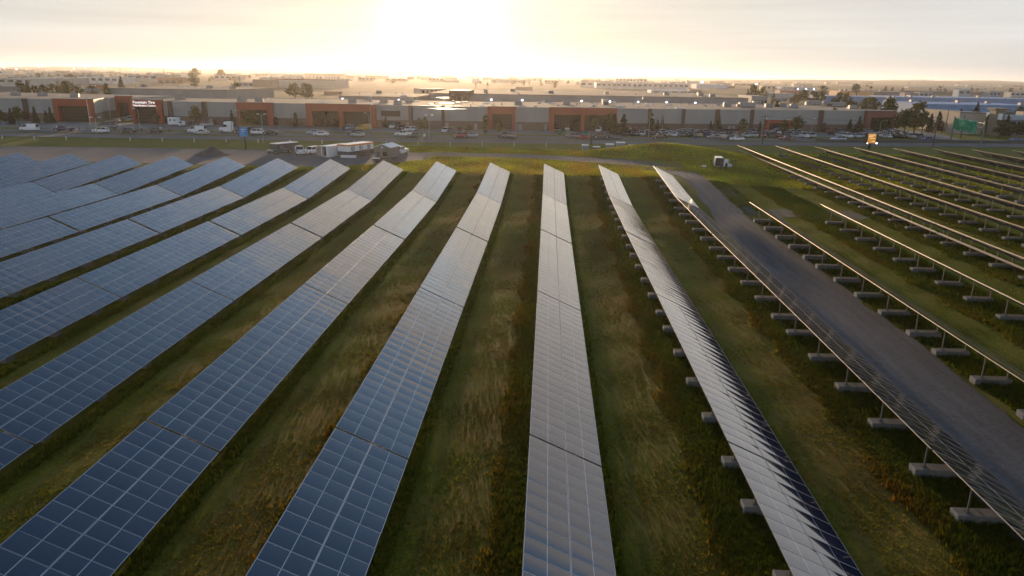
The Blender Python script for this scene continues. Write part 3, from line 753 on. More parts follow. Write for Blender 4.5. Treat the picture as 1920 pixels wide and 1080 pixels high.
# ------------------------------------------------------------------ town beyond
def far(px0, px1, ytop, ybase, wall, roof, label, cat='building', depth=None, zb=ZB, windows=0, doors=0, cap=None, name='building', group=None, skew=0.0, wmat=None):
    Y = float(at((px0 + px1) / 2, ybase, zb)[1]); ztop = max(3.5, zat((px0 + px1) / 2, ytop, Y))
    w = (px1 - px0) / F * Y; d = depth or min(w * .8, 60)
    o, _, _ = shed(name, label, cat, px0, px1, Y, ztop, d, wall, roofc=roof, windows=windows, doors=doors, cap=cap, skew=skew, wmat=wmat)
    if group: o['group'] = group
    return o
G_ = (.33, .32, .30)
far(145, 222, 144, 157, (.62, .62, .60), (.50, .50, .48), 'white walled building left of the tall thin mast', windows=6, name='white_building')
far(-20, 62, 147, 160, (.40, .40, .38), (.42, .41, .38), 'pale flat roofed building at the left edge behind the trees', windows=5)
far(52, 130, 146, 158, (.34, .33, .32), (.46, .45, .42), 'long pale roofed shed at left behind the row of trees', doors=5, name='shed')
far(-10, 24, 161, 171, (.11, .12, .14), (.30, .30, .29), 'dark blue walled shed at the left edge', name='shed')
far(180, 196, 159, 171, (.42, .12, .05), (.35, .32, .28), 'small terracotta building beside the left warehouse roof')
far(240, 297, 140, 152, (.42, .40, .37), (.40, .38, .35), 'grey and white building right of the tall thin mast', windows=4)
far(296, 345, 145, 156, (.36, .16, .09), (.36, .28, .22), 'reddish low building behind the tyre sign warehouse', doors=4)
far(445, 476, 154, 166, (.40, .38, .36), (.35, .33, .30), 'pale block beside a yellow tree at left of the sunrise', windows=3)
far(474, 512, 149, 167, (.26, .19, .15), (.32, .28, .24), 'brown hall left of the long pale building')
far(510, 629, 148, 165, (.42, .37, .33), (.40, .33, .26), 'long pale building with brown eaves left of the sunrise', cap=(.22, .10, .06), doors=0)
far(503, 575, 137.5, 144, (.55, .53, .50), (.72, .70, .66), 'white roofed hall near the horizon left of the sunrise', depth=90)
far(572, 640, 138, 147, (.34, .26, .20), (.33, .26, .20), 'long tan hall near the horizon left of the sunrise', depth=60)
far(642, 811, 131, 141, (.34, .28, .23), (.34, .28, .23), 'huge hazy block on the horizon beside the sunrise', depth=160, name='industrial_hall')
far(607, 634, 171, 177, (.13, .06, .04), (.18, .12, .10), 'low brown hut behind the left tan roof', depth=12, name='hut')
far(778, 828, 166, 181, (.34, .30, .27), (.5, .45, .38), 'pale gabled shed just left of the sun glints', windows=6, name='shed', skew=.5)
far(880, 958, 172, 186, (.30, .25, .21), (.36, .29, .23), 'tan warehouse wing right of the sun glints', name='warehouse')
far(967, 998, 163, 169, (.24, .17, .13), (.26, .18, .13), 'small brown roofed house in haze right of the sunrise')
far(1118, 1292, 155.5, 167.5, (.55, .53, .52), (.66, .63, .60), 'white office building with a row of tall columns', windows=18, name='office_building')
far(1154, 1212, 147, 156, (.48, .48, .47), (.50, .50, .50), 'pale windowed block behind the columned office', windows=9, name='office_block')
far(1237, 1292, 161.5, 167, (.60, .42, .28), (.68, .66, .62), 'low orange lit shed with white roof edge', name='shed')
far(1222, 1292, 169.5, 175, (.40, .43, .46), (.55, .58, .62), 'low pale blue roofed shed behind the second warehouse', name='shed', doors=4)
far(1306, 1366, 158, 166.5, (.42, .48, .55), (.52, .57, .64), 'pale blue metal building right of the columned office', name='metal_building')
far(1293, 1315, 168, 176, (.12, .12, .13), (.16, .16, .17), 'dark grey shed between pale blue buildings', name='shed')
far(1430, 1455, 161, 170, (.50, .42, .30), (.46, .42, .36), 'sand coloured building right of the dark tree', windows=3)
far(1466, 1530, 163.5, 170, (.30, .36, .42), (.40, .47, .55), 'grey blue shed above a red shop front', name='shed', cap=(.35, .38, .42))
far(1464, 1503, 169, 176, (.26, .05, .05), (.35, .33, .32), 'dark red fronted shop below the grey blue shed', name='shop')
far(1440, 1492, 175, 183, (.30, .31, .31), (.34, .37, .38), 'low grey roof behind the right end of the long warehouse', name='shed')
far(1577, 1641, 170.5, 181, (.72, .36, .15), (.30, .27, .25), 'long building with sunlit orange wall behind the trees', name='long_building')  # orange sunlight is put into the wall colour
far(1641, 1700, 172, 180, (.12, .12, .12), (.22, .22, .22), 'long dark building right of the orange wall', name='long_building')
far(1548, 1662, 181, 195, (.16, .26, .42), (.17, .27, .42), 'blue sided warehouse half hidden by trees', name='blue_warehouse', depth=40)
far(1684, 1960, 184, 194, (.13, .24, .42), (.16, .30, .50), 'upper of two long blue roofed warehouses at right', name='blue_warehouse', depth=60)
far(1728, 1960, 196.5, 215, (.13, .25, .44), (.15, .29, .50), 'lower of two long blue roofed warehouses at right', name='blue_warehouse', depth=50)
far(1700, 1726, 174, 186, (.24, .20, .20), (.3, .28, .27), 'small brownish house behind the upper blue roof')
far(1727, 1752, 173, 185, (.28, .32, .36), (.30, .34, .38), 'small grey house behind the upper blue roof', windows=3)
far(1800, 1824, 168, 182, (.30, .38, .46), (.34, .42, .50), 'narrow blue grey house among trees at right', windows=2)
far(1858, 1880, 171, 184, (.24, .29, .36), (.28, .33, .4), 'blue house among trees near the right edge', windows=3)
far(1899, 1925, 173, 183, (.40, .41, .40), (.45, .45, .44), 'pale house at the right edge above the blue roofs', windows=3)
far(1704, 1852, 163.5, 166.5, (.48, .47, .44), (.55, .53, .50), 'long pale shed below the dark embankment', name='shed', depth=25)
far(1590, 1632, 139, 146, (.5, .5, .5), (.6, .6, .6), 'white hall on the right horizon', depth=60) if False else None
# storefront with square tower, right
SF = thing('storefront', 'beige storefront with square corner tower and glazed wing at right', 'shop', (0, 0, 0))
Ys = 292.0; sx0, sx1, sx2 = [atY(p, 230, Ys)[0] for p in (1797, 1846, 1868)]; sx3 = atY(1975, 230, Ys)[0]
q = MB(); q.box(sx0, sx1, Ys, Ys + 30, .5, zat(1820, 212, Ys)); q.build('wall', pm('beige_stucco', (.42, .36, .29), .85, 0, .06), SF)
q = MB(); q.box(sx0 - .2, sx1, Ys - .3, Ys + 30, zat(1820, 212, Ys), zat(1820, 210.6, Ys)); q.build('roof', M['dgrey'], SF)
M['stone'] = pm('tower_stone', (.25, .21, .15), .8, 0, .1)
q = MB(); zt2 = zat(1855, 206.5, Ys - 6); q.box(sx1, sx1 + 3.6, Ys - 6, Ys - 2, .5, zt2); tw = q.build('tower', M['stone'], SF)
q = MB(); q.box(sx1 - .5, sx1 + 4.1, Ys - 6.5, Ys - 1.5, zt2, zt2 + .35); q.box(sx1 - .9, sx1 + 4.5, Ys - 6.9, Ys - 1.1, zt2 + .36, zt2 + .75); q.build('cornice', M['stone'], tw)
q = MB(); q.box(sx1 + 1.0, sx1 + 2.6, Ys - 6.12, Ys - 6.01, zt2 - 3.6, zt2 - 1.2); q.build('sign_panel', M['white'], tw)
q = MB(); zg = zat(1900, 216, Ys); q.box(sx2, sx3, Ys - 1, Ys + 26, .5, zg - 1.6); q.build('glazed_wall', M['cabgrey'], SF)
q = MB(); q.box(sx2 - .2, sx3, Ys - 2.2, Ys + 26, zg - 1.6, zg); q.build('canopy', pm('pale_blue_fascia', (.35, .42, .48), .5), SF)
for k in range(6):
    xx = sx2 + (sx3 - sx2) * (k + .12) / 6; q = MB(); q.box(xx, xx + (sx3 - sx2) / 6 * .76, Ys - 1.12, Ys - 1.01, 1.2, zg - 2.4); q.build('window', M['glass'], SF)
for k in range(3):
    q = MB(); q.box(sx2 + 3 + k * 9, sx2 + 9 + k * 9, Ys + 4, Ys + 9, zg, zg + 1.2); q.build('rooftop_unit', M['unitd'], SF)
# railway embankment
q = MB(); ya = 1180
for i in range(41):
    x = 330 + 1200 * i / 40; yy = ya + 60 * math.sin(i * .05); k = min(1, i / 6)
    q.v += [(x, yy - 14, .9), (x, yy - 4, .9 + 4.4 * k), (x, yy + 4, .9 + 4.4 * k), (x, yy + 14, .9)]
for i in range(40):
    for j in range(3): a = i * 4 + j; q.f.append((a, a + 4, a + 5, a + 1)); q.m.append(0)
tag(q.build('embankment', pm('embankment_soil', (.06, .055, .045), .9, 0, .2, .05), None, True), 'long low dark embankment crossing the right background', kind='structure')
# anonymous low buildings of the industrial park in the haze
def zone(px):
    for lim, w_ in ((70, 'at the far left edge'), (145, 'left of the white walled building'), (232, 'around the tall thin mast'), (330, 'behind the tyre sign'), (420, 'left of the yellow tree behind the trucks'), (505, 'left of the long pale building'), (640, 'around the long pale building'), (740, 'around the huge hazy block'), (830, 'just left of the sun glints'),
                    (930, 'just right of the sun glints'), (1020, 'around the small brown roofed house'), (1115, 'left of the columned office'), (1210, 'around the left half of columned office'), (1300, 'around the right half of columned office'), (1400, 'around the pale blue metal building'), (1500, 'around the red fronted shop'), (1600, 'left of the dark tree on the rise'), (1720, 'above the dark long building at right'), (1830, 'above the green road sign')):
        if px < lim: return w_
    return 'at the far right above blue roofs'
pal = [((.62, .60, .56), 'white'), ((.40, .36, .32), 'tan'), ((.30, .30, .30), 'grey'), ((.34, .20, .14), 'brown')]
rnd = random.Random(4)
for i in range(210):
    px = rnd.uniform(-10, 1930); hzn = 140 + (px - 960) * math.tan(ROLL)
    d = rnd.choice((0, 0, 1, 1, 1, 2)); yb = hzn + (rnd.uniform(6, 9.5), rnd.uniform(9.5, 17), rnd.uniform(17, 26))[d]
    if px > 1520 and yb - hzn > 9: continue
    if 640 < px < 1000 and yb - hzn > 17: continue
    Y = float(at(px, yb, ZB)[1]); w = rnd.uniform(14, 55) * (1.3 if d == 0 else 1); hh = rnd.uniform(4.5, 10)
    col, nm = rnd.choice(pal); f_ = rnd.uniform(.55, 1.0); col = tuple(c * f_ for c in col)
    rc = tuple(min(.5, c * rnd.uniform(.5, 1.0)) for c in col); X = atY(px, yb, Y)[0]
    ppw = w / Y * F / 2
    shed('low_building', 'low %s %s building %s' % (('distant', 'far off', 'hazy')[d], nm, zone(px)), 'building', px - ppw, px + ppw, Y, ZB + hh, rnd.uniform(12, 45), col, roofc=rc, windows=rnd.choice((0, 3, 4)) if d else 0, doors=0, skew=rnd.uniform(-.15, .15))
for o in [o for o in COL.objects if o.name.startswith('low_building')]: o['group'] = 'low buildings of the hazy industrial park'
# masts
def mast(px, ytop, ybase, r, label, name='mast', mat='steelp'):
    p = at(px, ybase, ZB); zt_ = zat(px, ytop, p[1])
    o = thing(name, label, 'mast', (p[0], p[1], ZB)); q = MB(); q.tube((0, 0, -.3), (0, 0, zt_ - ZB), r, r * .5, 8); q.build('shaft', M[mat], o)
    q = MB(); q.box(-r * 3, r * 3, -r, r, -.3, .4); q.build('footing', M['conc'], o)
    q = MB(); q.tube((-r * 2.5, 0, (zt_ - ZB) * .93), (r * 2.5, 0, (zt_ - ZB) * .93), r * .5, r * .5, 6); q.build('crossbar', M[mat], o)
mast(228, 116, 150, .55, 'tall thin grey mast right of the white building')
mast(310, 126, 155, .5, 'tall mast behind the tyre sign')
mast(617, 117, 144, .6, 'slender mast on the horizon left of the sunrise')
mast(58, 114, 144, .3, 'thin mast near the left horizon')
mast(1175, 128, 152, .3, 'thin mast right of the sunrise')
mast(119, 115, 146, .3, 'thin mast on the left horizon between bright lamps')
# bright lamps far away
for i, (px, py, w) in enumerate([(7, 127, 1.6), (73, 125, 1.3), (139, 128.5, .8), (160, 127, .8), (195, 128.5, .8), (31, 130.5, 1.6), (252, 131.5, .7), (1051, 146, .8), (1060, 146, .8), (1316, 155, 1.0), (1418, 158.5, .8), (1496, 168, .6), (1511, 168, .6), (1526, 168, .6), (1160, 147, .7), (1175, 147, .7), (1186, 147, .7)]):
    Y = 1700 if py < 150 else 800
    p = atY(px, py, Y); o = thing('flood_light', 'small bright floodlight %s' % zone(px), 'lamp', (p[0], p[1], ZB), 0, 'distant floodlights')
    q = MB(); q.tube((0, 0, -.3), (0, 0, p[2] - ZB), .25, .15, 6); q.build('pole', M['steelp'], o)
    q = MB(); q.bbox(-w, w, -.35, .35, p[2] - ZB, p[2] - ZB + w * 1.4, .1); q.build('lamp_head', M['led'], o)

# ------------------------------------------------------------------ trees
def leaf(q, c, s, rnd_):
    n = Vector((rnd_.gauss(0, 1), rnd_.gauss(0, 1), rnd_.gauss(0, 1) + .4)).normalized(); a = n.orthogonal().normalized(); b_ = n.cross(a)
    th = rnd_.uniform(0, 6.28); u = a * math.cos(th) + b_ * math.sin(th); v = n.cross(u)
    q.quad([c - u * s, c - v * s * .6, c + u * s, c + v * s * .6])
def tree_mesh(kind, seed):
    """unit tree one metre tall"""
    r_ = random.Random(seed); q = MB(); tr = MB()
    tr.tube((0, 0, -.04), (0, 0, .55), .022, .012, 7); tr.tube((0, 0, .55), (0, 0, .92), .012, .003, 6)
    if kind == 'spruce':
        for k in range(26):
            z = .10 + .88 * k / 25; rad = .25 * (1 - (z - .08) / .95) ** .85 + .012
            for j in range(max(4, int(14 * rad / .2))):
                a = r_.uniform(0, 6.28); e = rad * r_.uniform(.65, 1.12)
                for f in (1.0, .62, .3):
                    c = Vector((math.cos(a) * e * f, math.sin(a) * e * f, z - .045 * f * r_.uniform(.4, 1.5))); leaf(q, c, .036 + .014 * r_.random(), r_)
        tr = MB(); tr.tube((0, 0, -.04), (0, 0, .95), .02, .003, 7)
    else:
        blobs = []
        n = {'round': 15, 'poplar': 16, 'bush': 9}[kind]
        for k in range(n):
            if kind == 'poplar':
                z = .16 + .80 * k / (n - 1); w = .13 * math.sin(math.pi * min(1, (k + 1.6) / (n + 1.2))) ** .6 + .02; blobs.append((Vector((r_.gauss(0, .03), r_.gauss(0, .03), z)), w))
            elif kind == 'round':
                a = r_.uniform(0, 6.28); z = r_.uniform(.30, .90); e = .27 * math.sin(math.pi * (z - .2) / .82) ** .8 * r_.uniform(.2, 1.0); blobs.append((Vector((math.cos(a) * e, math.sin(a) * e, z)), r_.uniform(.085, .15)))
            else:
                a = r_.uniform(0, 6.28); e = r_.uniform(0, .42); blobs.append((Vector((math.cos(a) * e, math.sin(a) * e, r_.uniform(.2, .8))), r_.uniform(.16, .26)))
        for c0, w in blobs:
            if kind == 'round': tr.tube((0, 0, min(.5, c0.z * .6)), tuple(c0), .009, .003, 5)
            for j in range(int(46 if kind != 'bush' else 40)):
                d = Vector((r_.gauss(0, 1), r_.gauss(0, 1), r_.gauss(0, 1))).normalized() * w * r_.uniform(.35, 1.1)
                leaf(q, c0 + d, r_.uniform(.034, .062) * (1.6 if kind == 'bush' else 1), r_)
        if kind == 'bush': tr = MB(); tr.tube((0, 0, -.05), (0, 0, .5), .04, .02, 6); tr.tube((0, 0, .1), (.2, .1, .5), .03, .01, 5); tr.tube((0, 0, .1), (-.2, .05, .5), .03, .01, 5)
    return q, tr
TREE = {}
for kind, ms in (('spruce', ('spruce',)), ('round', ('leaf', 'leafy', 'leafr')), ('poplar', ('leaf', 'leafy')), ('bush', ('leaf', 'leafr'))):
    for sd in range(2):
        q, tr = tree_mesh(kind, 31 * sd + len(kind)); tm_ = tr.mesh('trunk', [M['bark']])
        for m_ in ms:
            TREE[(kind, m_, sd)] = (tm_, q.mesh('crown', [M[m_]]))
TN = {'spruce': 'spruce_tree', 'round': 'leafy_tree', 'poplar': 'poplar_tree', 'bush': 'shrub'}
def tree(kind, m_, x, y, z, h, label, wide=1.0, group=None):
    o = thing(TN[kind], label, 'shrub' if kind == 'bush' else 'tree', (x, y, z), random.uniform(0, 6.28), group); o.scale = (h * wide, h * wide, h)
    a, c = TREE[(kind, m_, random.randint(0, 1))]; mobj('trunk', a, o); mobj('crown', c, o); return o
KW = {'spruce': 'spruce', 'leaf': 'green', 'leafy': 'yellowing', 'leafr': 'dark red'}
def tpx(kind, m_, px, ytop, ybase, label, wide=1.0, zb=1.05):
    p = at(px, ybase, zb); h = zat(px, ytop, p[1]) - zb; return tree(kind, m_, p[0], p[1], zb, max(.8, h), label, wide)
for a in [
    ('round', 'leaf', 2, 206, 234, 'dark round tree cut by the left edge', 1.0), ('round', 'leaf', 12, 212, 233, 'small dark tree second from the left edge', 1.0), ('spruce', 'spruce', 23, 202, 234, 'narrow spruce third from the left edge before the grey wall', .9),
    ('round', 'leaf', 36, 199, 235, 'largest dark tree of the row at far left', 1.1), ('round', 'leafr', 51, 208, 232, 'brownish tree before the leftmost brown pilaster', 1.1), ('spruce', 'spruce', 68, 199, 233, 'tall pointed spruce left of the left terracotta entrance', .9),
    ('spruce', 'spruce', 88, 206, 231, 'smaller spruce of the pair beside the left entrance', .9), ('spruce', 'spruce', 97, 200, 231, 'spruce nearest the left terracotta entrance', .9), ('bush', 'leafr', 110, 215, 225, 'low dark shrub at foot of the left entrance', 1.3),
    ('spruce', 'spruce', 214, 192, 219, 'left spruce in the recess beside the tyre sign', 1.0), ('spruce', 'spruce', 222, 187, 219, 'tall spruce in the recess beside the tyre sign', 1.0), ('spruce', 'spruce', 229, 196, 219, 'small spruce in the recess beside the tyre sign', 1.1),
    ('round', 'leafr', 315, 219, 237, 'small reddish tree left of the white box truck', .9), ('round', 'leaf', 296, 212, 236, 'slim green tree before the tyre sign glazing', .7), ('round', 'leafy', 367, 198, 240, 'large olive tree between two pilasters behind the highway', .95),
    ('round', 'leafr', 404, 224, 237, 'small red round tree right of the large olive tree', .9), ('spruce', 'spruce', 436, 205, 238, 'dark spruce left of the second portal', .85), ('round', 'leafr', 424, 224, 237, 'small dark tree beside the white tractor unit', .8),
    ('round', 'leafy', 463, 205, 246, 'left olive tree before the second portal', 1.1), ('round', 'leaf', 476, 207, 247, 'right green tree before the second portal', 1.1), ('round', 'leafr', 518, 219, 240, 'dark red round tree right of the second portal', 1.0),
    ('poplar', 'leafy', 555, 211, 238, 'rust coloured columnar tree on the grey wall between portals', .9), ('bush', 'leaf', 544, 226, 237, 'green shrub beside the rust columnar tree', 1.0), ('bush', 'leafr', 553, 230, 239, 'reddish shrub at foot of the rust columnar tree', 1.3), ('bush', 'leafr', 567, 229, 237, 'low dark shrub right of the rust columnar tree', 1.0),
    ('round', 'leafr', 592, 222, 239, 'dark tree at left end of the wide double portal', 1.4), ('round', 'leafr', 608, 221, 241, 'dark tree before the left half of the double portal', 1.3), ('round', 'leafr', 630, 222, 242, 'dark tree before the middle of the double portal', 1.2), ('bush', 'leaf', 645, 234, 245, 'round green shrub at the kerb before the double portal', .8),
    ('spruce', 'spruce', 724, 217, 240, 'spruce before the strip windows', .8), ('poplar', 'leafy', 786, 221, 246, 'slim yellowing tree left of the sunlit pilaster', .8), ('round', 'leafy', 796, 219, 246, 'yellowing tree beside the slim one before the glowing wall', .8),
    ('bush', 'leafr', 862, 236, 246, 'brown shrub before the glowing wall', 1.0), ('bush', 'leafr', 882, 233, 246, 'brown shrub beside the wall door under the sunrise', 1.0), ('poplar', 'leaf', 910, 215, 252, 'columnar tree at left of the middle portal', 1.0), ('round', 'leafy', 937, 227, 252, 'olive tree before the middle portal', 1.1),
    ('bush', 'leafr', 1003, 231, 241, 'brown shrub between middle and right portals', 1.3), ('round', 'leaf', 1017, 233, 248, 'small green tree left of the right double portal', .9), ('round', 'leafr', 1076, 224, 247, 'round brown tree before the right double portal', 1.4), ('round', 'leafy', 1113, 222, 247, 'olive tree right of the driveway at the right double portal', 1.2),
    ('round', 'leaf', 1139, 213, 252, 'green tree at right end of the right double portal', 1.0), ('spruce', 'spruce', 1151, 212, 252, 'dark spruce at right end of the right double portal', 1.1), ('spruce', 'spruce', 1168, 213, 254, 'broad spruce standing alone before the grey wall', 1.3), ('spruce', 'spruce', 1179, 218, 245, 'very thin spruce right of the broad one', .5),
    ('spruce', 'spruce', 1221, 212, 250, 'spruce beside the first lamp post of the crowded lot', 1.1), ('spruce', 'spruce', 1232, 224, 249, 'small spruce in the crowded lot beside a lamp post', 1.0), ('spruce', 'spruce', 1241, 215, 249, 'narrow spruce behind the thin lamp post', .6), ('round', 'leafy', 1246, 232, 250, 'small yellow green tree in the crowded lot', 1.0),
    ('poplar', 'leaf', 1292, 207, 241, 'slim poplar on the grey wall between two pilasters', .8), ('spruce', 'spruce', 1331, 226, 252, 'small spruce left of the broad one in the crowded lot', .9), ('spruce', 'spruce', 1345, 216, 253, 'broad spruce before a brown pilaster in the lot', 1.1), ('round', 'leaf', 1391, 222, 253, 'round dark tree right part of the crowded lot', 1.0),
    ('spruce', 'spruce', 1423, 227, 253, 'small spruce beside the low red entrance', .9), ('poplar', 'leaf', 1453, 189, 236, 'tall poplar rising above the warehouse roof line', .8), ('round', 'leaf', 1468, 224, 256, 'bushy tree left of the low red entrance pair', 1.1), ('round', 'leaf', 1491, 217, 257, 'large bushy tree right of the low red entrance', 1.2),
    ('poplar', 'leaf', 1561, 203, 244, 'tall poplar right of the reddish pilaster', 1.0), ('round', 'leafr', 1542, 230, 250, 'dark tree behind the parked red car', 1.0), ('spruce', 'spruce', 1591, 223, 254, 'left spruce before the dark red end portal', 1.2), ('spruce', 'spruce', 1608, 218, 254, 'right spruce before the dark red end portal', 1.3), ('round', 'leaf', 1650, 224, 254, 'dark tree before the glazing of the end portal', 1.2),
    ('round', 'leafy', 1712, 189, 256, 'very tall yellow green tree right of the warehouse', .95), ('round', 'leaf', 1694, 205, 257, 'dark tree left of the very tall yellow green one', 1.0), ('round', 'leaf', 1727, 206, 256, 'dark tree right of the very tall yellow green one', .9), ('round', 'leaf', 1680, 212, 257, 'dark tree against the end of the warehouse', .9),
    ('spruce', 'spruce', 1742, 212, 250, 'spruce left of the wooden power pole', 1.0), ('spruce', 'spruce', 1757, 208, 247, 'spruce behind the wooden power pole', 1.1), ('spruce', 'spruce', 1770, 213, 247, 'spruce right of the wooden power pole', 1.2), ('spruce', 'spruce', 1782, 210, 246, 'spruce left of the green road sign', 1.2), ('spruce', 'spruce', 1795, 203, 247, 'tall spruce behind the left end of the green road sign', .9), ('spruce', 'spruce', 1804, 210, 248, 'middle spruce behind the green road sign', .9), ('spruce', 'spruce', 1817, 206, 248, 'tall spruce behind the right part of the green road sign', .9),
    ('spruce', 'spruce', 1846, 214, 252, 'spruce in front of the stone tower', .8), ('round', 'leaf', 1874, 224, 258, 'bushy tree before the glazed shop', 1.3), ('round', 'leaf', 1900, 232, 260, 'bushy tree left of the last blue car', 1.2), ('spruce', 'spruce', 1884, 214, 256, 'spruce between the two bushy trees before the shop', .8), ('round', 'leaf', 1918, 226, 258, 'bushy tree cut by the right edge', 1.0)]:
    tpx(*a)
def tfar(kind, m_, px, ytop, Y, label, wide=1.0, group=None):
    p = atY(px, ytop, Y); tree(kind, m_, p[0], Y, ZB, max(2.5, p[2] - ZB), label, wide, group)
for a in [('round', 'leaf', 1574, 172, 640, 'dark tree before the orange lit wall', 1.2), ('round', 'leafy', 1589, 173, 500, 'bright green tree before the orange lit wall', .9), ('round', 'leaf', 1512, 168, 560, 'left tree of the clump above the warehouse roof end', 1.1), ('round', 'leaf', 1530, 170, 560, 'middle tree of the clump above the warehouse roof end', 1.2), ('round', 'leaf', 1543, 172, 560, 'right tree of the clump above the warehouse roof end', 1.0),
          ('round', 'leafy', 1492, 176, 520, 'yellowish tree left of the clump above the roof end', 1.1), ('round', 'leaf', 1565, 184, 420, 'low tree before the blue sided warehouse', 1.4), ('round', 'leaf', 1600, 188, 400, 'wide low tree before the blue sided warehouse', 1.6), ('round', 'leafy', 1628, 181, 400, 'autumn tree before the blue sided warehouse', 1.2), ('round', 'leaf', 1640, 183, 420, 'green tree right of the autumn tree', 1.0),
          ('round', 'leaf', 1667, 181, 360, 'round tree behind the dark red end portal', 1.0), ('round', 'leaf', 1412, 158, 620, 'dark round tree behind the second warehouse', 1.0), ('round', 'leafy', 1432, 163, 620, 'lighter tree beside the dark round one behind the warehouse', .9), ('poplar', 'leafy', 1451, 175, 560, 'slim tree behind the small grey roof', .9),
          ('round', 'leaf', 1609, 157, 900, 'dark tree on the rise right of centre', 1.3), ('round', 'leaf', 1545, 160, 900, 'pale tree below the embankment end', 1.4), ('spruce', 'spruce', 1835, 191, 360, 'pointed tree between the two blue roofs', 1.0), ('round', 'leaf', 1915, 199, 380, 'tree at the right edge on the blue roof line', 1.0),
          ('round', 'leafy', 125, 127 + 24, 520, 'yellowing tree behind the left warehouse roof, right of the group', 1.3), ('round', 'leaf', 37, 153, 420, 'left dark tree behind the left warehouse roof', 1.0), ('poplar', 'leaf', 51, 155, 420, 'slim tree behind the left warehouse roof', 1.0), ('round', 'leafr', 62, 160, 420, 'brownish tree behind the left warehouse roof', 1.0), ('round', 'leaf', 79, 158, 420, 'middle dark tree behind the left warehouse roof', 1.1),
          ('round', 'leafy', 96, 156, 420, 'yellow tree behind the left warehouse roof', 1.0), ('round', 'leafy', 110, 160, 420, 'small yellow tree behind the left warehouse roof', 1.1), ('round', 'leafy', 118, 154, 430, 'larger yellow tree behind the left warehouse roof', 1.1), ('round', 'leaf', 142, 160, 430, 'green tree behind the left warehouse roof', 1.4), ('round', 'leafy', 172, 160, 430, 'broad yellow tree beside the small terracotta building', 1.6), ('poplar', 'leaf', 198, 157, 400, 'dark slim tree at the corner of the terracotta building', 1.0),
          ('round', 'leafy', 441, 154, 480, 'yellow tree behind the parked trucks', 1.2), ('round', 'leafy', 552, 156, 470, 'left tree before the long pale building', 1.4), ('round', 'leaf', 575, 155, 470, 'right tree before the long pale building', 1.2), ('round', 'leafy', 360, 137, 1000, 'rounded tree on the left horizon', 1.6), ('round', 'leafy', 363, 146, 720, 'yellowish tree in the haze left of centre', 1.3),
          ('spruce', 'spruce', 225, 142, 640, 'dark pointed tree beside the thin mast', 1.1), ('round', 'leafy', 132, 139, 900, 'pale tree near the left horizon', 1.8), ('round', 'leafy', 366, 127, 1600, 'hazy round tree crown on the left skyline', 1.5), ('round', 'leafy', 411, 129, 1600, 'hazy smaller tree crown on the left skyline', 1.4)]:
    tfar(*a)
for i in range(285):
    px = rnd.uniform(-10, 1930); hzn = 140 + (px - 960) * math.tan(ROLL); z = rnd.random(); yb = hzn + 5.5 + 19 * z * z
    if px > 1480 and yb - hzn > 8.5 and rnd.random() < .3: continue
    Y = float(at(px, yb, ZB)[1]); p = atY(px, yb, Y)
    k, m_ = rnd.choice((('round', 'leaf'), ('round', 'leafy'), ('round', 'leaf'), ('spruce', 'spruce'), ('poplar', 'leafy')))
    tree(k, m_, p[0], Y, ZB, rnd.uniform(5, 10), 'far off %s %s %s' % ({'leaf': 'green', 'leafy': 'yellowish', 'spruce': 'dark'}[m_], {'round': 'leafy tree', 'spruce': 'spruce', 'poplar': 'slim tree'}[k], zone(px)), rnd.uniform(1.0, 1.7), 'trees of the hazy industrial park')

# ------------------------------------------------------------------ vehicles (length along local x, nose at -x)
def vring(x, z0, z1, w0, w1, r_=.10):
    return [(x, -w0 * .9, z0), (x, -w0, z0 + r_), (x, -w0, z0 + (z1 - z0) * .55), (x, -w1, z1 - r_ * .4), (x, -w1 * .86, z1), (x, w1 * .86, z1), (x, w1, z1 - r_ * .4), (x, w0, z0 + (z1 - z0) * .55), (x, w0, z0 + r_), (x, w0 * .9, z0)]
CARS = {   # body stations (x, z0, z1, half width low, half width high); cabin stations (x, z1); wheels; width
    'sedan': dict(b=[(-2.35, .35, .62, .72, .66), (-2.2, .22, .78, .86, .80), (-1.0, .2, .92, .90, .84), (0, .2, .96, .90, .85), (1.4, .2, .98, .90, .84), (2.15, .24, .95, .86, .78), (2.32, .38, .82, .74, .68)], c=[(-1.05, .94), (-.35, 1.40), (.75, 1.42), (1.75, .98)], w=(-1.45, 1.35), r=.33),
    'suv': dict(b=[(-2.4, .4, .75, .76, .70), (-2.25, .26, .98, .90, .84), (-1.1, .25, 1.08, .94, .88), (0, .25, 1.10, .94, .89), (1.8, .25, 1.12, .94, .88), (2.3, .3, 1.08, .90, .84), (2.4, .42, .9, .8, .76)], c=[(-1.15, 1.10), (-.55, 1.66), (1.75, 1.68), (2.3, 1.12)], w=(-1.5, 1.45), r=.38),
    'van': dict(b=[(-2.7, .4, .8, .80, .76), (-2.55, .28, 1.10, .94, .90), (-1.9, .26, 1.2, .97, .94), (0, .26, 1.25, .98, .96), (2.6, .26, 1.25, .98, .96), (2.72, .34, 1.2, .96, .94)], c=[(-1.95, 1.2), (-1.2, 2.1), (2.55, 2.15), (2.7, 1.25)], w=(-1.75, 1.7), r=.36, solid=True),
    'pickup': dict(b=[(-2.85, .45, .85, .82, .78), (-2.7, .32, 1.08, .95, .90), (-1.5, .3, 1.16, .98, .94), (.6, .3, 1.18, .98, .94), (.75, .3, 1.16, .98, .94), (2.75, .3, 1.16, .98, .94), (2.85, .4, 1.1, .95, .9)], c=[(-1.5, 1.16), (-.85, 1.80), (.45, 1.82), (.80, 1.18)], w=(-1.85, 1.75), r=.42, bed=True)}
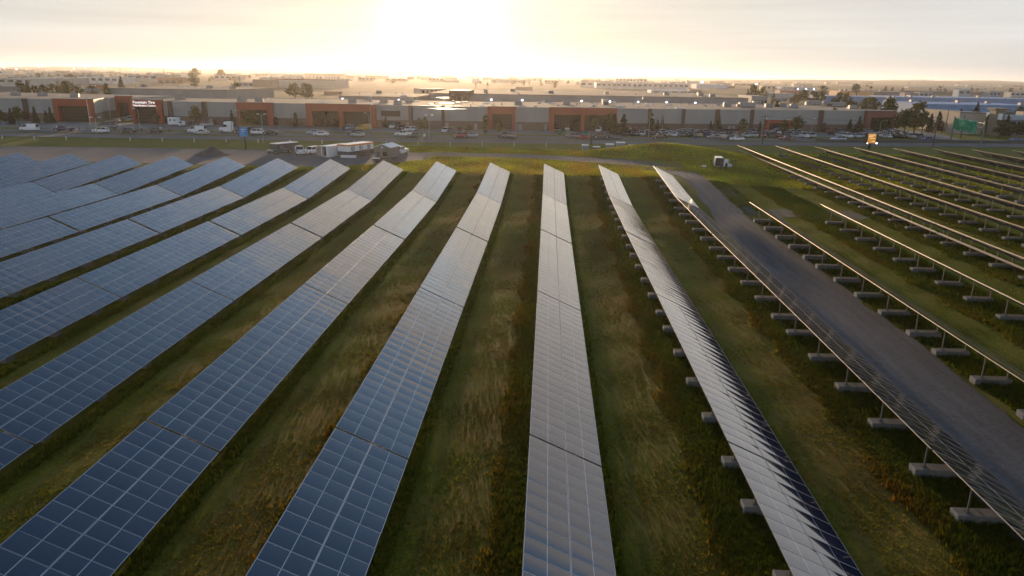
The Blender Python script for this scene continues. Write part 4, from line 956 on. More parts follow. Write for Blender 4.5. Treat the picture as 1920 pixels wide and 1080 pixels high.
def car_parts(kind):
    d = CARS[kind]; q = MB(); q.rings([vring(x, z0, z1, a, b_) for x, z0, z1, a, b_ in d['b']])
    if d.get('bed'): q.box(.95, 2.7, -.78, .78, .85, 1.17, 0) if False else None
    body = q
    c = d['c']; wb = d['b'][2][4] * .98; wt = wb * .84; gl = MB()
    zb0 = min(c[0][1], c[3][1]) - .05
    def cr(x, z, w): return [(x, -w, z), (x, w, z)]
    (x0, z0), (x1, z1), (x2, z2), (x3, z3) = c
    v = [(x0, -wb, zb0), (x0, wb, zb0), (x1, -wt, z1), (x1, wt, z1), (x2, -wt, z2), (x2, wt, z2), (x3, -wb, zb0), (x3, wb, zb0)]
    gl.v = v; gl.f = [(0, 2, 3, 1), (4, 6, 7, 5), (0, 6, 4, 2), (1, 3, 5, 7)]; gl.m = [0] * 4
    rf = MB(); t_ = .05
    rf.rings([[(x1 - .06, -wt * .98, z1 - .03), (x1 - .06, wt * .98, z1 - .03), (x1 + .02, wt * .9, z1 + t_), (x1 + .02, -wt * .9, z1 + t_)],
              [(x2 + .06, -wt * .98, z2 - .03), (x2 + .06, wt * .98, z2 - .03), (x2 - .02, wt * .9, z2 + t_), (x2 - .02, -wt * .9, z2 + t_)]])
    for s in (-1, 1):
        for xa, za, xb, zb_ in ((x0, zb0, x1, z1), (x3, zb0, x2, z2), ((x1 + x2) / 2, zb0, (x1 + x2) / 2, z1)):
            rf.tube((xa, s * wb * 1.0, za), (xb, s * wt * 1.0, zb_), .055, .05, 5)
        if d.get('solid'):                                # panel van: metal sides behind the cab
            xm = x1 + .9; rf.quad([(xm, s * (wb + .012), zb0), (x3 - .02, s * (wb + .012), zb0), (x2, s * (wt + .012), z2), (xm, s * (wt + .012), z1 + (z2 - z1) * .4)][::s])
    return body, gl, rf
def wheel_mb(r_, wd=.22):
    q = MB(); n = 14
    for a, b_, rr_, m_ in ((-wd / 2, wd / 2, r_, 0),):
        q.tube((0, a, 0), (0, b_, 0), rr_, rr_, n, 0)
    q.tube((0, -wd / 2 - .01, 0), (0, wd / 2 + .01, 0), r_ * .62, r_ * .62, n, 1)
    return q
CM = {}
for kd in CARS:
    b0, g0, r0 = car_parts(kd); d = CARS[kd]
    x0, x1 = d['b'][1][0], d['b'][-2][0]; zl = d['b'][1][2] - .12; zr = d['b'][-2][2] - .16; hw = d['b'][1][3]
    hl = MB(); hl.box(x0 - .10, x0 + .05, -.17, .17, -.08, .08); tl = MB(); tl.box(x1 - .05, x1 + .10, -.13, .13, -.13, .13)
    CM[kd] = dict(body=b0.mesh('body', [M['paint']], False), window=g0.mesh('window', [M['cglass']]), roof=r0.mesh('roof', [M['paint']]), wheel=wheel_mb(d['r']).mesh('wheel', [M['tyre'], M['rim']]),
                  hl=hl.mesh('headlight', [M['hlamp']]), tl=tl.mesh('tail_light', [M['tlamp']]), pos=(zl, zr, hw))
    # one-piece version for the crowded lot
    allq = MB()
    for src, m_ in ((b0, 0), (g0, 1), (r0, 0)):
        i = len(allq.v); allq.v += src.v; allq.f += [tuple(k + i for k in f) for f in src.f]; allq.m += [m_] * len(src.f)
    for wx in d['w']:
        for s in (-1, 1): allq.tube((wx, s * (hw - .24), d['r']), (wx, s * (hw + .02), d['r']), d['r'], d['r'], 10, 2)
    for s in (-1, 1): allq.box(x0 - .1, x0 + .05, s * (hw - .2) - .15, s * (hw - .2) + .15, zl - .08, zl + .08, 3); allq.box(x1 - .05, x1 + .1, s * (hw - .16) - .12, s * (hw - .16) + .12, zr - .12, zr + .12, 4)
    CM[kd]['one'] = allq.mesh('car', [M['paint'], M['cglass'], M['tyre'], M['hlamp'], M['tlamp']])
PC = {'white': (.75, .75, .74), 'silver': (.42, .43, .44), 'grey': (.16, .165, .17), 'black': (.015, .015, .017), 'blue': (.02, .035, .16), 'navy': (.015, .018, .06), 'red': (.24, .02, .015), 'maroon': (.10, .012, .02), 'green': (.10, .13, .09), 'lightblue': (.32, .42, .55), 'beige': (.38, .33, .24), 'yellow': (.45, .24, .02)}
VN = {'sedan': ('sedan', 'car'), 'suv': ('suv', 'car'), 'van': ('van', 'van'), 'pickup': ('pickup_truck', 'pickup')}
def car(kind, col, x, y, z, rz, label, name=None, group=None):
    o = thing(name or VN[kind][0], label, VN[kind][1], (x, y, z), rz, group); c = CM[kind]; d = CARS[kind]; zl, zr, hw = c['pos']
    for nm in ('body', 'window', 'roof'):
        a = mobj(nm, c[nm], o); a.color = (*PC[col], 1)
    for wx in d['w']:
        for s in (-1, 1): mobj('wheel', c['wheel'], o, (wx, s * (hw - .08), d['r']))
    for s in (-1, 1):
        mobj('headlight', c['hl'], o, (0, s * (hw - .20), zl)); mobj('tail_light', c['tl'], o, (0, s * (hw - .17), zr))
    return o
def hwang(x): return math.atan(.10 + .0004 * (x + 10))
def hcar(kind, col, px, lane, label, name=None, group='vehicles on the highway'):
    off_ = {0: 17.0, 1: 14.2, 2: 11.4, 3: 2.6}[lane]; x = solve_x(px, lambda q_: float(hwY(q_)) + off_, 1.8)
    return car(kind, col, x, float(hwY(x)) + off_, 1.10, hwang(x), label, name, group)
for a in [('van', 'white', 55, 1, 'white panel van, leftmost vehicle on the highway'), ('pickup', 'navy', 119, 1, 'dark blue pickup following the leftmost white van'), ('suv', 'white', 189, 2, 'white suv passing the pole at left'), ('suv', 'black', 239, 2, 'black suv below the tyre sign building'),
          ('suv', 'black', 290, 1, 'second black suv, below the right column of the tyre sign'), ('van', 'white', 369, 0, 'white van under the large olive tree'), ('sedan', 'silver', 378, 2, 'silver sedan overlapping the white van'), ('suv', 'white', 479, 1, 'white suv just right of the blue board sign'),
          ('sedan', 'black', 507, 1, 'low black sedan right of the white suv'), ('sedan', 'silver', 589, 0, 'silver sedan in the farther lane left of the double portal'), ('sedan', 'white', 602, 2, 'white sedan partly hiding a silver sedan'), ('suv', 'black', 667, 0, 'dark suv partly hidden behind a silver sedan'), ('sedan', 'silver', 671, 2, 'silver sedan before the dark suv'),
          ('pickup', 'white', 757, 1, 'white pickup truck with canopy below the strip windows'), ('sedan', 'green', 777, 2, 'grey green sedan right behind the white pickup'), ('suv', 'red', 863, 2, 'red suv under the sunrise'), ('sedan', 'silver', 884, 1, 'silver sedan tailing the red suv'), ('suv', 'black', 948, 1, 'black suv left of the middle lamp post'), ('suv', 'grey', 956, 2, 'dark grey suv overlapping the black one'),
          ('suv', 'grey', 1074, 1, 'dark suv left of the wooden pole'), ('sedan', 'red', 1094, 2, 'red hatchback just left of the wooden pole'), ('pickup', 'black', 1127, 1, 'dark pickup towing a flat trailer'), ('suv', 'black', 1236, 1, 'dark suv below the mound crest lamp posts'), ('sedan', 'black', 1366, 1, 'dark sedan behind the white sedan at right'),
          ('sedan', 'white', 1382, 2, 'white sedan at right beyond the mound'), ('sedan', 'grey', 1340, 0, 'low dark car at the kerb of the crowded lot'), ('sedan', 'maroon', 1475, 1, 'maroon sedan right of the tall poplar'), ('suv', 'lightblue', 1572, 2, 'pale blue suv left of the amber message sign'), ('sedan', 'blue', 1738, 1, 'blue car near the wooden power pole'), ('sedan', 'blue', 1906, 1, 'blue car at the right edge')]:
    hcar(*a)
# tractor unit
def box_part(name, mat, par, *bb, b_=.05): q = MB(); q.bbox(*bb, b_); return q.build(name, mat, par)
x = solve_x(431, lambda q_: float(hwY(q_)) + 16.6, 2); tr = thing('tractor_unit', 'white semi truck tractor without trailer on the highway', 'truck', (x, float(hwY(x)) + 16.6, 1.1), hwang(x))
box_part('hood', M['white'], tr, -3.2, -1.5, -.95, .95, .6, 1.75, b_=.18); box_part('cab', M['white'], tr, -1.5, .9, -1.2, 1.2, .6, 3.6, b_=.22)
box_part('window', M['cglass'], tr, -1.56, -.4, -1.22, 1.22, 2.0, 2.75, b_=.05); box_part('chassis', M['dgrey'], tr, -3.0, 3.4, -.45, .45, .55, .85)
for wx in (-2.3, 1.9, 3.0):
    for s in (-1, 1): q = wheel_mb(.5, .32); q.build('wheel', [M['tyre'], M['rim']], tr, loc=(wx, s * .98, .5))
for s in (-1, 1): q = MB(); q.tube((1.0, s * 1.0, .8), (1.0, s * 1.0, 3.9), .08, .08, 8); q.build('exhaust_stack', M['galv'], tr)
# flat trailer behind the dark pickup
x = solve_x(1154, lambda q_: float(hwY(q_)) + 14.2, 1.8); tr = thing('flat_trailer', 'empty three axle flat trailer behind the dark pickup', 'trailer', (x, float(hwY(x)) + 14.2, 1.1), hwang(x))
box_part('deck', M['galv'], tr, -2.6, 2.6, -1.1, 1.1, .62, .80); q = MB(); q.tube((-2.6, .5, .6), (-4.0, 0, .5), .06); q.tube((-2.6, -.5, .6), (-4.0, 0, .5), .06); q.build('drawbar', M['galv'], tr)
for wx in (-.2, .6, 1.4):
    for s in (-1, 1): q = wheel_mb(.36, .2); q.build('wheel', [M['tyre'], M['rim']], tr, loc=(wx, s * 1.2, .36))
# white delivery truck parked before the warehouse
p = at(334, 237, 1.06); tr = thing('box_truck', 'white delivery box truck parked before the grey warehouse wall', 'truck', (p[0], p[1], 1.06), 3.2)
box_part('box', M['white'], tr, -.4, 3.0, -1.15, 1.15, .75, 3.1); box_part('cab', M['white'], tr, -2.4, -.5, -1.0, 1.0, .45, 1.9, b_=.2); box_part('window', M['cglass'], tr, -1.9, -.9, -1.02, 1.02, 1.25, 1.75, b_=.03); box_part('chassis', M['dgrey'], tr, -2.3, 2.9, -.5, .5, .45, .74)
for wx in (-1.7, 2.0):
    for s in (-1, 1): q = wheel_mb(.42, .25); q.build('wheel', [M['tyre'], M['rim']], tr, loc=(wx, s * .95, .42))
for i, y_ in enumerate((.55, 2.0)): box_part('logo', M['cabgrey'], tr, y_ - .35, y_ + .35, 1.151, 1.17, 1.9, 2.5, b_=.005); box_part('logo', M['cabgrey'], tr, y_ - .35, y_ + .35, -1.17, -1.151, 1.9, 2.5, b_=.005)
def pcar(kind, col, px, py, rz, label, zb=1.06, group=None):
    p = at(px, py, zb); return car(kind, col, p[0], p[1], zb, rz, label, None, group)
for a in [('pickup', 'white', 121, 224.5, .2, 'white pickup parked beside the left terracotta entrance'), ('suv', 'black', 199, 237, .6, 'black suv at the driveway corner below the recess'), ('sedan', 'grey', 207, 239.5, .5, 'dark sedan leaving the driveway left of the tyre sign'), ('suv', 'black', 213, 231, .2, 'dark suv first in the slanting row beside the driveway'),
          ('sedan', 'grey', 224, 229, 1.2, 'grey sedan second in the slanting row beside the driveway'), ('sedan', 'silver', 233, 228, 1.2, 'silver sedan third in the slanting row beside the driveway'), ('suv', 'silver', 240, 227, 1.2, 'silver suv fourth in the slanting row beside the driveway'), ('pickup', 'white', 248, 226.5, 1.0, 'white pickup last in the slanting row beside the driveway'),
          ('sedan', 'silver', 388, 236, .3, 'silver sedan parked right of the large olive tree'), ('sedan', 'black', 361, 235, .3, 'dark car half hidden by the large olive tree'), ('suv', 'lightblue', 655, 243, 1.4, 'pale car parked before the right half of the double portal'), ('van', 'yellow', 682, 244, .4, 'yellow van at the kerb below the double portal'), ('suv', 'white', 737, 240, 1.5, 'white suv parked under the strip windows'),
          ('sedan', 'white', 765, 245, 1.5, 'left of two white cars beside the sunlit pilaster'), ('sedan', 'white', 775, 245, 1.5, 'right of two white cars beside the sunlit pilaster'), ('suv', 'maroon', 752, 243, 1.5, 'dark red car left of the two white cars'), ('suv', 'white', 835, 248, 1.5, 'white suv parked under the sunrise glow'), ('suv', 'grey', 846, 248, 1.5, 'dark suv parked right of the white one under the glow'), ('sedan', 'black', 876, 249, 1.5, 'dark car parked near the wall door under the sunrise'),
          ('sedan', 'white', 976, 243, 0.1, 'white sedan parked right of the middle portal'), ('suv', 'grey', 1030, 242, 1.5, 'grey suv beside the left column of right portal'), ('pickup', 'maroon', 1045, 248, 1.5, 'dark red and white pickup before the right portal'), ('van', 'white', 1059, 240, 1.5, 'white van before the right portal'), ('suv', 'white', 1064, 244, 1.5, 'white car beside the white van at right portal'), ('suv', 'white', 1122, 247, 1.4, 'white car under the trees right of the driveway'), ('suv', 'red', 1556, 248, 0.2, 'red car parked near the right driveway'), ('sedan', 'silver', 1632, 252, .1, 'silver car parked left of the amber message sign')]:
    pcar(*a)
# crowded staff lot: every car its own object
i = 0
lot = random.Random(8)
for (p0, p1) in ((1160, 1425), (1440, 1492), (1540, 1665)):
    xa_, xb_ = xf(p0), xf(p1)
    for rI in range(5):
        off_ = 26.5 + rI * 6.2 + (1.5 if rI > 1 else 0) + (1.5 if rI > 3 else 0); x = xa_
        while x < xb_:
            y = float(hwY(x)) + off_
            if y < bY(x) - 4 and lot.random() < .86:
                col = lot.choice(('white', 'white', 'white', 'silver', 'silver', 'grey', 'black', 'black', 'blue', 'red', 'beige', 'grey')); kd = lot.choice(('sedan', 'suv', 'suv', 'pickup', 'sedan'))
                o = mobj('parked_car', CM[kd]['one'], None, (x, y, 1.05)); o.rotation_euler = (0, 0, math.pi / 2 * (1 if lot.random() < .5 else -1) + hwang(x) + lot.gauss(0, .03)); o.color = (*PC[col], 1)
                rw = ('front', 'second', 'third', 'fourth', 'rear')[rI]; wh = {1160: 'crowded lot', 1440: 'lot by the low red entrance', 1540: 'lot by the end portal'}[p0]
                seg = ('left end', 'left part', 'middle', 'right part', 'right end')[min(4, int(5 * (x - xa_) / (xb_ - xa_)))]
                tag(o, '%s %s in the %s row, %s of the %s' % (col, {'sedan': 'sedan', 'suv': 'suv', 'pickup': 'pickup'}[kd], rw, seg, wh), 'car', 'cars parked in the %s' % wh); i += 1
            x += 2.75 + lot.random() * .15

# ------------------------------------------------------------------ yard
def ypos(px, py, z=None):
    p = at(px, py, 2.0); z = float(zt(p[0], p[1])) + .09; return p[0], p[1], z
x, y, z = ypos(520, 289); car('suv', 'green', x, y, z, 1.15, 'pale green car parked left of the dark cargo trailer')
x, y, z = ypos(562, 289.5); car('pickup', 'white', x, y, z, -1.15, 'white pickup seen from behind right of the cargo trailer')
x, y, z = ypos(585, 289); car('suv', 'white', x, y, z, 1.15, 'white suv between the pickup and the white container')
x, y, z = ypos(750, 289.5); car('pickup', 'white', x, y, z, 1.3, 'white pickup parked behind the taupe cabin')
# dark cargo trailer
x, y, z = ypos(534, 287); tr = thing('cargo_trailer', 'dark enclosed cargo trailer with white roof in the gravel yard', 'trailer', (x, y, z), R(-28))
q = MB(); q.bbox(-1.15, 1.15, -3.2, 3.2, .4, 2.25, .05); bd = q.build('body', M['dgrey'], tr)
q = MB(); q.bbox(-1.2, 1.2, -3.25, 3.25, 2.25, 2.36, .04); q.build('roof', M['white'], tr)
for s in (-1, 1): q = MB(); q.box(s * .57 - .54, s * .57 + .54, -3.26, -3.205, .5, 2.15); q.build('rear_door', M['dgrey'], tr)
q = MB(); q.tube((-.5, 3.2, .45), (0, 4.4, .45), .06); q.tube((.5, 3.2, .45), (0, 4.4, .45), .06); q.build('drawbar', M['blk'], tr)
for wy in (-.5, .45):
    for s in (-1, 1): q = MB(); q.tube((s * 1.12, wy, .38), (s * 1.30, wy, .38), .38, .38, 14, 0); q.tube((s * 1.12, wy, .38), (s * 1.32, wy, .38), .22, .22, 10, 1); q.build('wheel', [M['tyre'], M['rim']], tr)
# white container with open doors
x, y, z = ypos(631, 292); tr = thing('shipping_container', 'white shipping container with both end doors swung open', 'container', (x, y, z), R(-24))
q = MB(); Lc, Wc, Hc = 8.0, 1.25, 2.3
for s in (-1, 1):
    q.box(s * Wc - .06, s * Wc + .06, -Lc / 2, Lc / 2, .12, Hc)
    for k in range(26): yy = -Lc / 2 + .2 + k * .3; q.box(s * (Wc + .06), s * (Wc + .095), yy, yy + .15, .2, Hc - .1)
q.box(-Wc, Wc, Lc / 2 - .1, Lc / 2, .12, Hc); q.box(-Wc, Wc, -Lc / 2, Lc / 2, 0, .12); q.build('shell', M['white'], tr)
q = MB(); q.bbox(-Wc - .08, Wc + .08, -Lc / 2 - .03, Lc / 2 + .03, Hc, Hc + .1, .03); q.build('roof', M['white'], tr)
for s in (-1, 1):
    q = MB(); x0_, x1_ = sorted((s * Wc * .48, s * (Wc + .1))); q.box(x0_, x1_, -Lc / 2 - .14, -Lc / 2 - .06, .16, Hc - .08)
    for zz in (.6, 1.1, 1.6): q.box(x0_ + .08, x1_ - .08, -Lc / 2 - .17, -Lc / 2 - .141, zz, zz + .06)
    q.build('door', M['white'], tr)
q = MB(); q.box(-Wc + .06, Wc - .06, -Lc / 2 + .9, Lc / 2 - .3, .12, 1.2); q.build('stored_goods', pm('brown_crates', (.12, .05, .04), .8), tr)
x, y, z = ypos(603, 294); q = MB(); q.bbox(-.9, .9, -.7, .7, 0, 2.3, .04); tag(q.build('storage_box', pm('beige_box', (.34, .28, .22), .7), loc=(x, y, z)), 'beige storage box standing left of the white container', 'box')
x, y, z = ypos(641, 296); q = MB(); q.bbox(-1.7, 1.7, -.4, .4, 0, .5, .05); o = tag(q.build('pallet_stack', M['white'], loc=(x + 1.5, y, z)), 'low white stack between container and office trailer', 'pallet')
# office trailer
x, y, z = ypos(668, 292); tr = thing('office_trailer', 'white and dark site office trailer with orange roof edge', 'trailer', (x, y, z), R(-24))
Lo, Wo = 9.0, 1.55
q = MB(); q.box(-Wo, Wo, -Lo / 2, Lo / 2, .3, 1.25); q.build('lower_wall', M['dgrey'], tr); q = MB(); q.box(-Wo, Wo, -Lo / 2, Lo / 2, 1.25, 2.45); up_ = q.build('upper_wall', M['white'], tr)
q = MB(); q.box(-Wo - .1, Wo + .1, -Lo / 2 - .1, Lo / 2 + .1, 2.45, 2.75); q.build('roof_edge', M['orange'], tr); q = MB(); q.box(-Wo + .05, Wo - .05, -Lo / 2 + .05, Lo / 2 - .05, 2.75, 2.80); q.build('roof', M['white'], tr)
for k in range(3):
    yy = -3.0 + k * 2.9; q = MB(); q.box(Wo + .005, Wo + .04, yy - .55, yy + .55, 1.42, 2.3); wf = q.build('window', M['dgrey'], tr); q = MB(); q.box(Wo + .041, Wo + .05, yy - .28, yy + .40, 1.5, 2.22); q.build('pane', pm('pale_pane', (.5, .52, .54), .1), wf)
q = MB(); q.box(Wo + .1, Wo + 1.3, -1.0, 1.6, .5, .6); q.box(Wo + .9, Wo + 1.3, -2.0, -1.0, .2, .3); q.tube((Wo + 1.25, -1, .6), (Wo + 1.25, -1, 1.6), .04); q.tube((Wo + 1.25, 1.6, .6), (Wo + 1.25, 1.6, 1.6), .04); q.tube((Wo + 1.25, -1, 1.6), (Wo + 1.25, 1.6, 1.6), .03); q.build('steps', pm('brown_timber', (.14, .07, .045), .8), tr)
for yy in (-3, 3):
    for s in (-1, 1): q = MB(); q.box(s * 1.2 - .2, s * 1.2 + .2, yy - .2, yy + .2, -.05, .3); q.build('support_block', M['conc'], tr)
x, y, z = ypos(689, 289.5); q = MB(); q.tube((0, 0, 0), (0, 0, .9), .55, .55, 12); q.tube((0, 0, .9), (0, 0, 1.25), .55, .2, 12); tag(q.build('propane_tank', M['white'], loc=(x, y, z), smooth=False), 'white tank standing behind the office trailer', 'tank')
# taupe cabin with pitched roof on a trailer
x, y, z = ypos(727, 299); tr = thing('cabin', 'taupe cabin with white pitched roof on wheels in the yard', 'cabin', (x, y, z), R(-14))
q = MB(); q.rings([[(-1.75, yy, .5), (1.75, yy, .5), (1.75, yy, 2.75), (0, yy, 3.35), (-1.75, yy, 2.75)] for yy in (-2.4, 2.4)]); q.build('wall', M['taupe'], tr)
for s in (-1, 1):
    q = MB(); q.rings([[(s * 2.0, yy, 2.70), (0, yy, 3.39), (0, yy, 3.48), (s * 2.05, yy, 2.80)][::s] for yy in (-2.6, 2.6)]); q.build('roof_slope', M['white'], tr)
q = MB(); q.box(.15, 1.0, -2.46, -2.405, 1.0, 1.75); q.build('window', M['glass'], tr); q = MB(); q.box(-1.35, -.65, -2.46, -2.405, .52, 1.75); q.build('door', M['dgrey'], tr); q = MB(); q.box(-.2, .12, -2.47, -2.405, 2.6, 2.9); q.build('vent', M['white'], tr)
q = MB(); q.box(-1.65, 1.65, -2.3, 2.3, .32, .5); q.build('chassis', M['blk'], tr)
for s in (-1, 1):
    for wy in (-.5, .5): q = MB(); q.tube((s * 1.45, wy, .36), (s * 1.72, wy, .36), .36, .36, 12); q.build('wheel', M['tyre'], tr)
q = MB(); q.tube((1.6, -2.4, .5), (2.1, -3.0, 0), .05); q.tube((1.6, -2.4, 1.4), (2.15, -3.1, 0), .04); q.build('stair_rail', M['galv'], tr)
x, y, z = ypos(706, 306); tr = thing('small_cart', 'small dark cart with pale top before the taupe cabin', 'cart', (x, y, z), .3); q = MB(); q.bbox(-.8, .8, -.55, .55, .35, .9, .04); q.build('body', M['dgrey'], tr); q = MB(); q.bbox(-.75, .75, -.5, .5, .9, 1.0, .02); q.build('lid', M['white'], tr)
for s in (-1, 1): q = MB(); q.tube((0, s * .5, .3), (0, s * .65, .3), .3, .3, 12); q.build('wheel', M['tyre'], tr)
# gravel pile
p = at(398, 291, 2.0); q = MB(); n = 22; rings = []
for k in range(7):
    f = k / 6; rings.append([(4.2 * (1 - f) * math.cos(2 * math.pi * j / n) * (1 + .12 * mnoise.noise(Vector((j * .6, k, 0)))), 3.0 * (1 - f) * math.sin(2 * math.pi * j / n) * (1 + .12 * mnoise.noise(Vector((j * .6, k, 5)))), 2.0 * f ** 1.15 - .05) for j in range(n)])
q.rings(rings); tag(q.build('gravel_pile', gravel('dark_pile_gravel', (.04, .038, .036), (.13, .12, .11)), None, True, (p[0], p[1], 2.08)), 'dark cone of heaped gravel in the yard', 'gravel pile')

# ------------------------------------------------------------------ utility cabinets beside the track
def cabinet(px, py, w, h, d, label, dark=False, cap=True):
    p = at(px, py, 1.7); z = float(zt(p[0], p[1])); o = thing('utility_cabinet', label, 'cabinet', (p[0], p[1], z), .05)
    q = MB(); q.box(-w / 2 - .2, w / 2 + .2, -d / 2 - .2, d / 2 + .2, -.3, .15); q.build('plinth', M['conc'], o)
    q = MB(); q.bbox(-w / 2, w / 2, -d / 2, d / 2, .15, h, .03); q.build('housing', M['dgrey'] if dark else M['cabgrey'], o)
    q = MB(); q.bbox(-w / 2 - .08, w / 2 + .08, -d / 2 - .08, d / 2 + .08, h, h + .18, .03); q.build('lid', M['white'], o)
    for k in range(2): q = MB(); q.box(-w / 2 + .06 + k * w / 2, -w / 2 + w / 2 - .06 + k * w / 2, -d / 2 - .03, -d / 2 - .003, .3, h - .12); dr = q.build('door', M['dgrey'] if dark else M['cabgrey'], o); q = MB(); q.box(-w / 2 + w * .5 * (k + .5) - .03, -w / 2 + w * .5 * (k + .5) + .03, -d / 2 - .07, -d / 2 - .031, h * .45, h * .6); q.build('handle', M['galv'], dr)
cabinet(1097, 285, 1.5, 1.75, 1.2, 'tall grey cabinet left of the wooden pole'); cabinet(1118, 284.5, 1.7, 1.2, 1.3, 'low dark cabinet with pale lid right of the pole', True); cabinet(1143, 283.5, 1.9, 1.75, 1.5, 'broad grey cabinet in the middle of the row')
cabinet(1163, 281.5, 2.1, 2.2, 1.6, 'largest grey cabinet beside the mound'); cabinet(1184, 281, 1.4, 1.4, 1.2, 'grey cabinet half sunk behind the mound slope')
p = at(1071, 285, 1.7); o = thing('standpipe', 'pale pipe fittings left of the cabinets', 'pipe', (p[0], p[1], float(zt(p[0], p[1])))); q = MB(); q.tube((-.5, 0, 0), (-.5, 0, 1.0), .05); q.build('riser', M['white'], o); q = MB(); q.tube((-.4, 0, .3), (.6, 0, .3), .2, .2, 10); q.tube((0, 0, -.1), (0, 0, .3), .1); q.tube((.6, 0, -.1), (.6, 0, .5), .15, .15, 10); q.build('manifold', M['galv'], o)

# ------------------------------------------------------------------ film crew by the van
def gpt(px, py, zg):
    for _ in range(12): p = at(px, py, zg); zg = float(zt(p[0], p[1]))
    return p[0], p[1], zg
x, y, z = gpt(1346, 312.0, 1.4); vn = car('van', 'white', x, y, z, R(-98), 'white van with rear doors open on the grass slope')
for s in (-1, 1):
    q = MB(); q.box(2.78, 3.70, -.03, .03, .45, 1.95) if s < 0 else q.box(2.79, 2.85, .02, .92, .45, 1.95); dr = q.build('rear_door', M['paint'], vn); dr.location = (0, s * .96, 0); dr.color = (*PC['white'], 1)
q = MB(); q.box(2.70, 2.76, -.88, .88, .42, 1.95); q.build('cargo_shade_panel', M['blk'], vn)  # black panel stands in for shade inside the open cargo bay
def person(px, py, label, jacket, legs, pose):
    x, y, z = gpt(px, py, 1.3)
    J = {'pel': (0, 0, .95), 'chest': (0, .02, 1.30), 'neck': (0, .03, 1.50), 'head': (0, .05, 1.62), 'top': (0, .04, 1.76)}
    ch = [('pel', 'chest'), ('chest', 'neck'), ('neck', 'head'), ('head', 'top')]; rad = {'pel': .15, 'chest': .17, 'neck': .06, 'head': .095, 'top': .07}
    for s, nm in ((-1, 'l'), (1, 'r')):
        arm = pose[nm]
        J.update({nm + 'sh': (s * .20, .02, 1.42), nm + 'el': arm[0], nm + 'wr': arm[1], nm + 'ha': arm[2], nm + 'hip': (s * .10, 0, .90), nm + 'kn': (s * .12, .05 * s, .50), nm + 'an': (s * .13, .02 * s, .09), nm + 'to': (s * .15, .18, .04)})
        rad.update({nm + 'sh': .075, nm + 'el': .05, nm + 'wr': .035, nm + 'ha': .04, nm + 'hip': .095, nm + 'kn': .065, nm + 'an': .045, nm + 'to': .04})
        ch += [('chest', nm + 'sh'), (nm + 'sh', nm + 'el'), (nm + 'el', nm + 'wr'), (nm + 'wr', nm + 'ha'), ('pel', nm + 'hip'), (nm + 'hip', nm + 'kn'), (nm + 'kn', nm + 'an'), (nm + 'an', nm + 'to')]
        for f in range(5):
            k = nm + 'f%d' % f; h = Vector(J[nm + 'ha']); dirn = (h - Vector(J[nm + 'wr'])).normalized(); sd = Vector((0, 0, 1)) if abs(dirn.z) < .8 else Vector((0, 1, 0))
            spread = (f - 2) * .016; tip = h + dirn * (.085 if f else .05) * (1 - .08 * abs(f - 2)) + sd * (spread if f else -.055); J[k] = tuple(tip); rad[k] = .010; ch.append((nm + 'ha', k))
    keys = list(J); me_ = bpy.data.meshes.new('body'); me_.from_pydata([J[k] for k in keys], [(keys.index(a), keys.index(b_)) for a, b_ in ch], [])
    tmp = bpy.data.objects.new('tmp', me_); COL.objects.link(tmp); md = tmp.modifiers.new('skin', 'SKIN'); me_.skin_vertices
    for k, sv_ in zip(keys, me_.skin_vertices[0].data): sv_.radius = (rad[k], rad[k]); sv_.use_root = (k == 'pel')
    tmp.modifiers.new('sub', 'SUBSURF').levels = 1; dg = bpy.context.evaluated_depsgraph_get(); fm = bpy.data.meshes.new_from_object(tmp.evaluated_get(dg)); bpy.data.objects.remove(tmp)
    fm.materials.clear()
    for mm in (jacket, legs, M['skin'], M['blk']): fm.materials.append(mm)
    for pl in fm.polygons:
        c = pl.center; hand = min((c - Vector(J[k])).length for k in ('lha', 'rha')) < .11
        pl.material_index = 2 if (c.z > 1.50 or hand) else (3 if c.z < .1 else (1 if c.z < .95 else 0)); pl.use_smooth = True
    o = thing('person', label, 'person', (x, y, z), pose.get('rz', 0)); mobj('body', fm, o)
    q = MB(); rg = []
    for k in range(5):
        th = k / 4 * 1.5; rg.append([(.112 * math.cos(th) * math.cos(2 * math.pi * j / 12), .03 + .118 * math.cos(th) * math.sin(2 * math.pi * j / 12), 1.66 + .125 * math.sin(th)) for j in range(12)])
    q.rings(rg); q.build('hair', M['hair'], o, True)
    for s in (-1, 1): q = MB(); q.tube((s * .035, .14, 1.645), (s * .035, .152, 1.645), .013, .008, 8); q.build('eye', M['blk'], o)
    q = MB(); q.tube((0, .135, 1.63), (0, .17, 1.605), .012, .018, 6); q.build('nose', M['skin'], o)
M['skin'] = pm('skin', (.42, .26, .19), .6); M['hair'] = pm('brown_hair', (.04, .025, .015), .7); dk = pm('dark_jacket', (.055, .055, .06), .8); jn = pm('dark_trousers', (.04, .045, .07), .8); nv = pm('navy_jacket', (.015, .02, .05), .8)
person(1351.5, 319.3, 'person in dark clothes standing at the open back of the white van', dk, jn, dict(l=((-.30, .06, 1.18), (-.26, .26, 1.05), (-.25, .33, 1.04)), r=((.30, .06, 1.18), (.26, .26, 1.08), (.25, .33, 1.07)), rz=2.7))
person(1361, 319.2, 'person in navy jacket standing before the open right door of the van', nv, jn, dict(l=((-.27, 0, 1.15), (-.29, .05, .90), (-.29, .07, .82)), r=((.28, .03, 1.16), (.30, .12, .93), (.30, .15, .85)), rz=-.9))
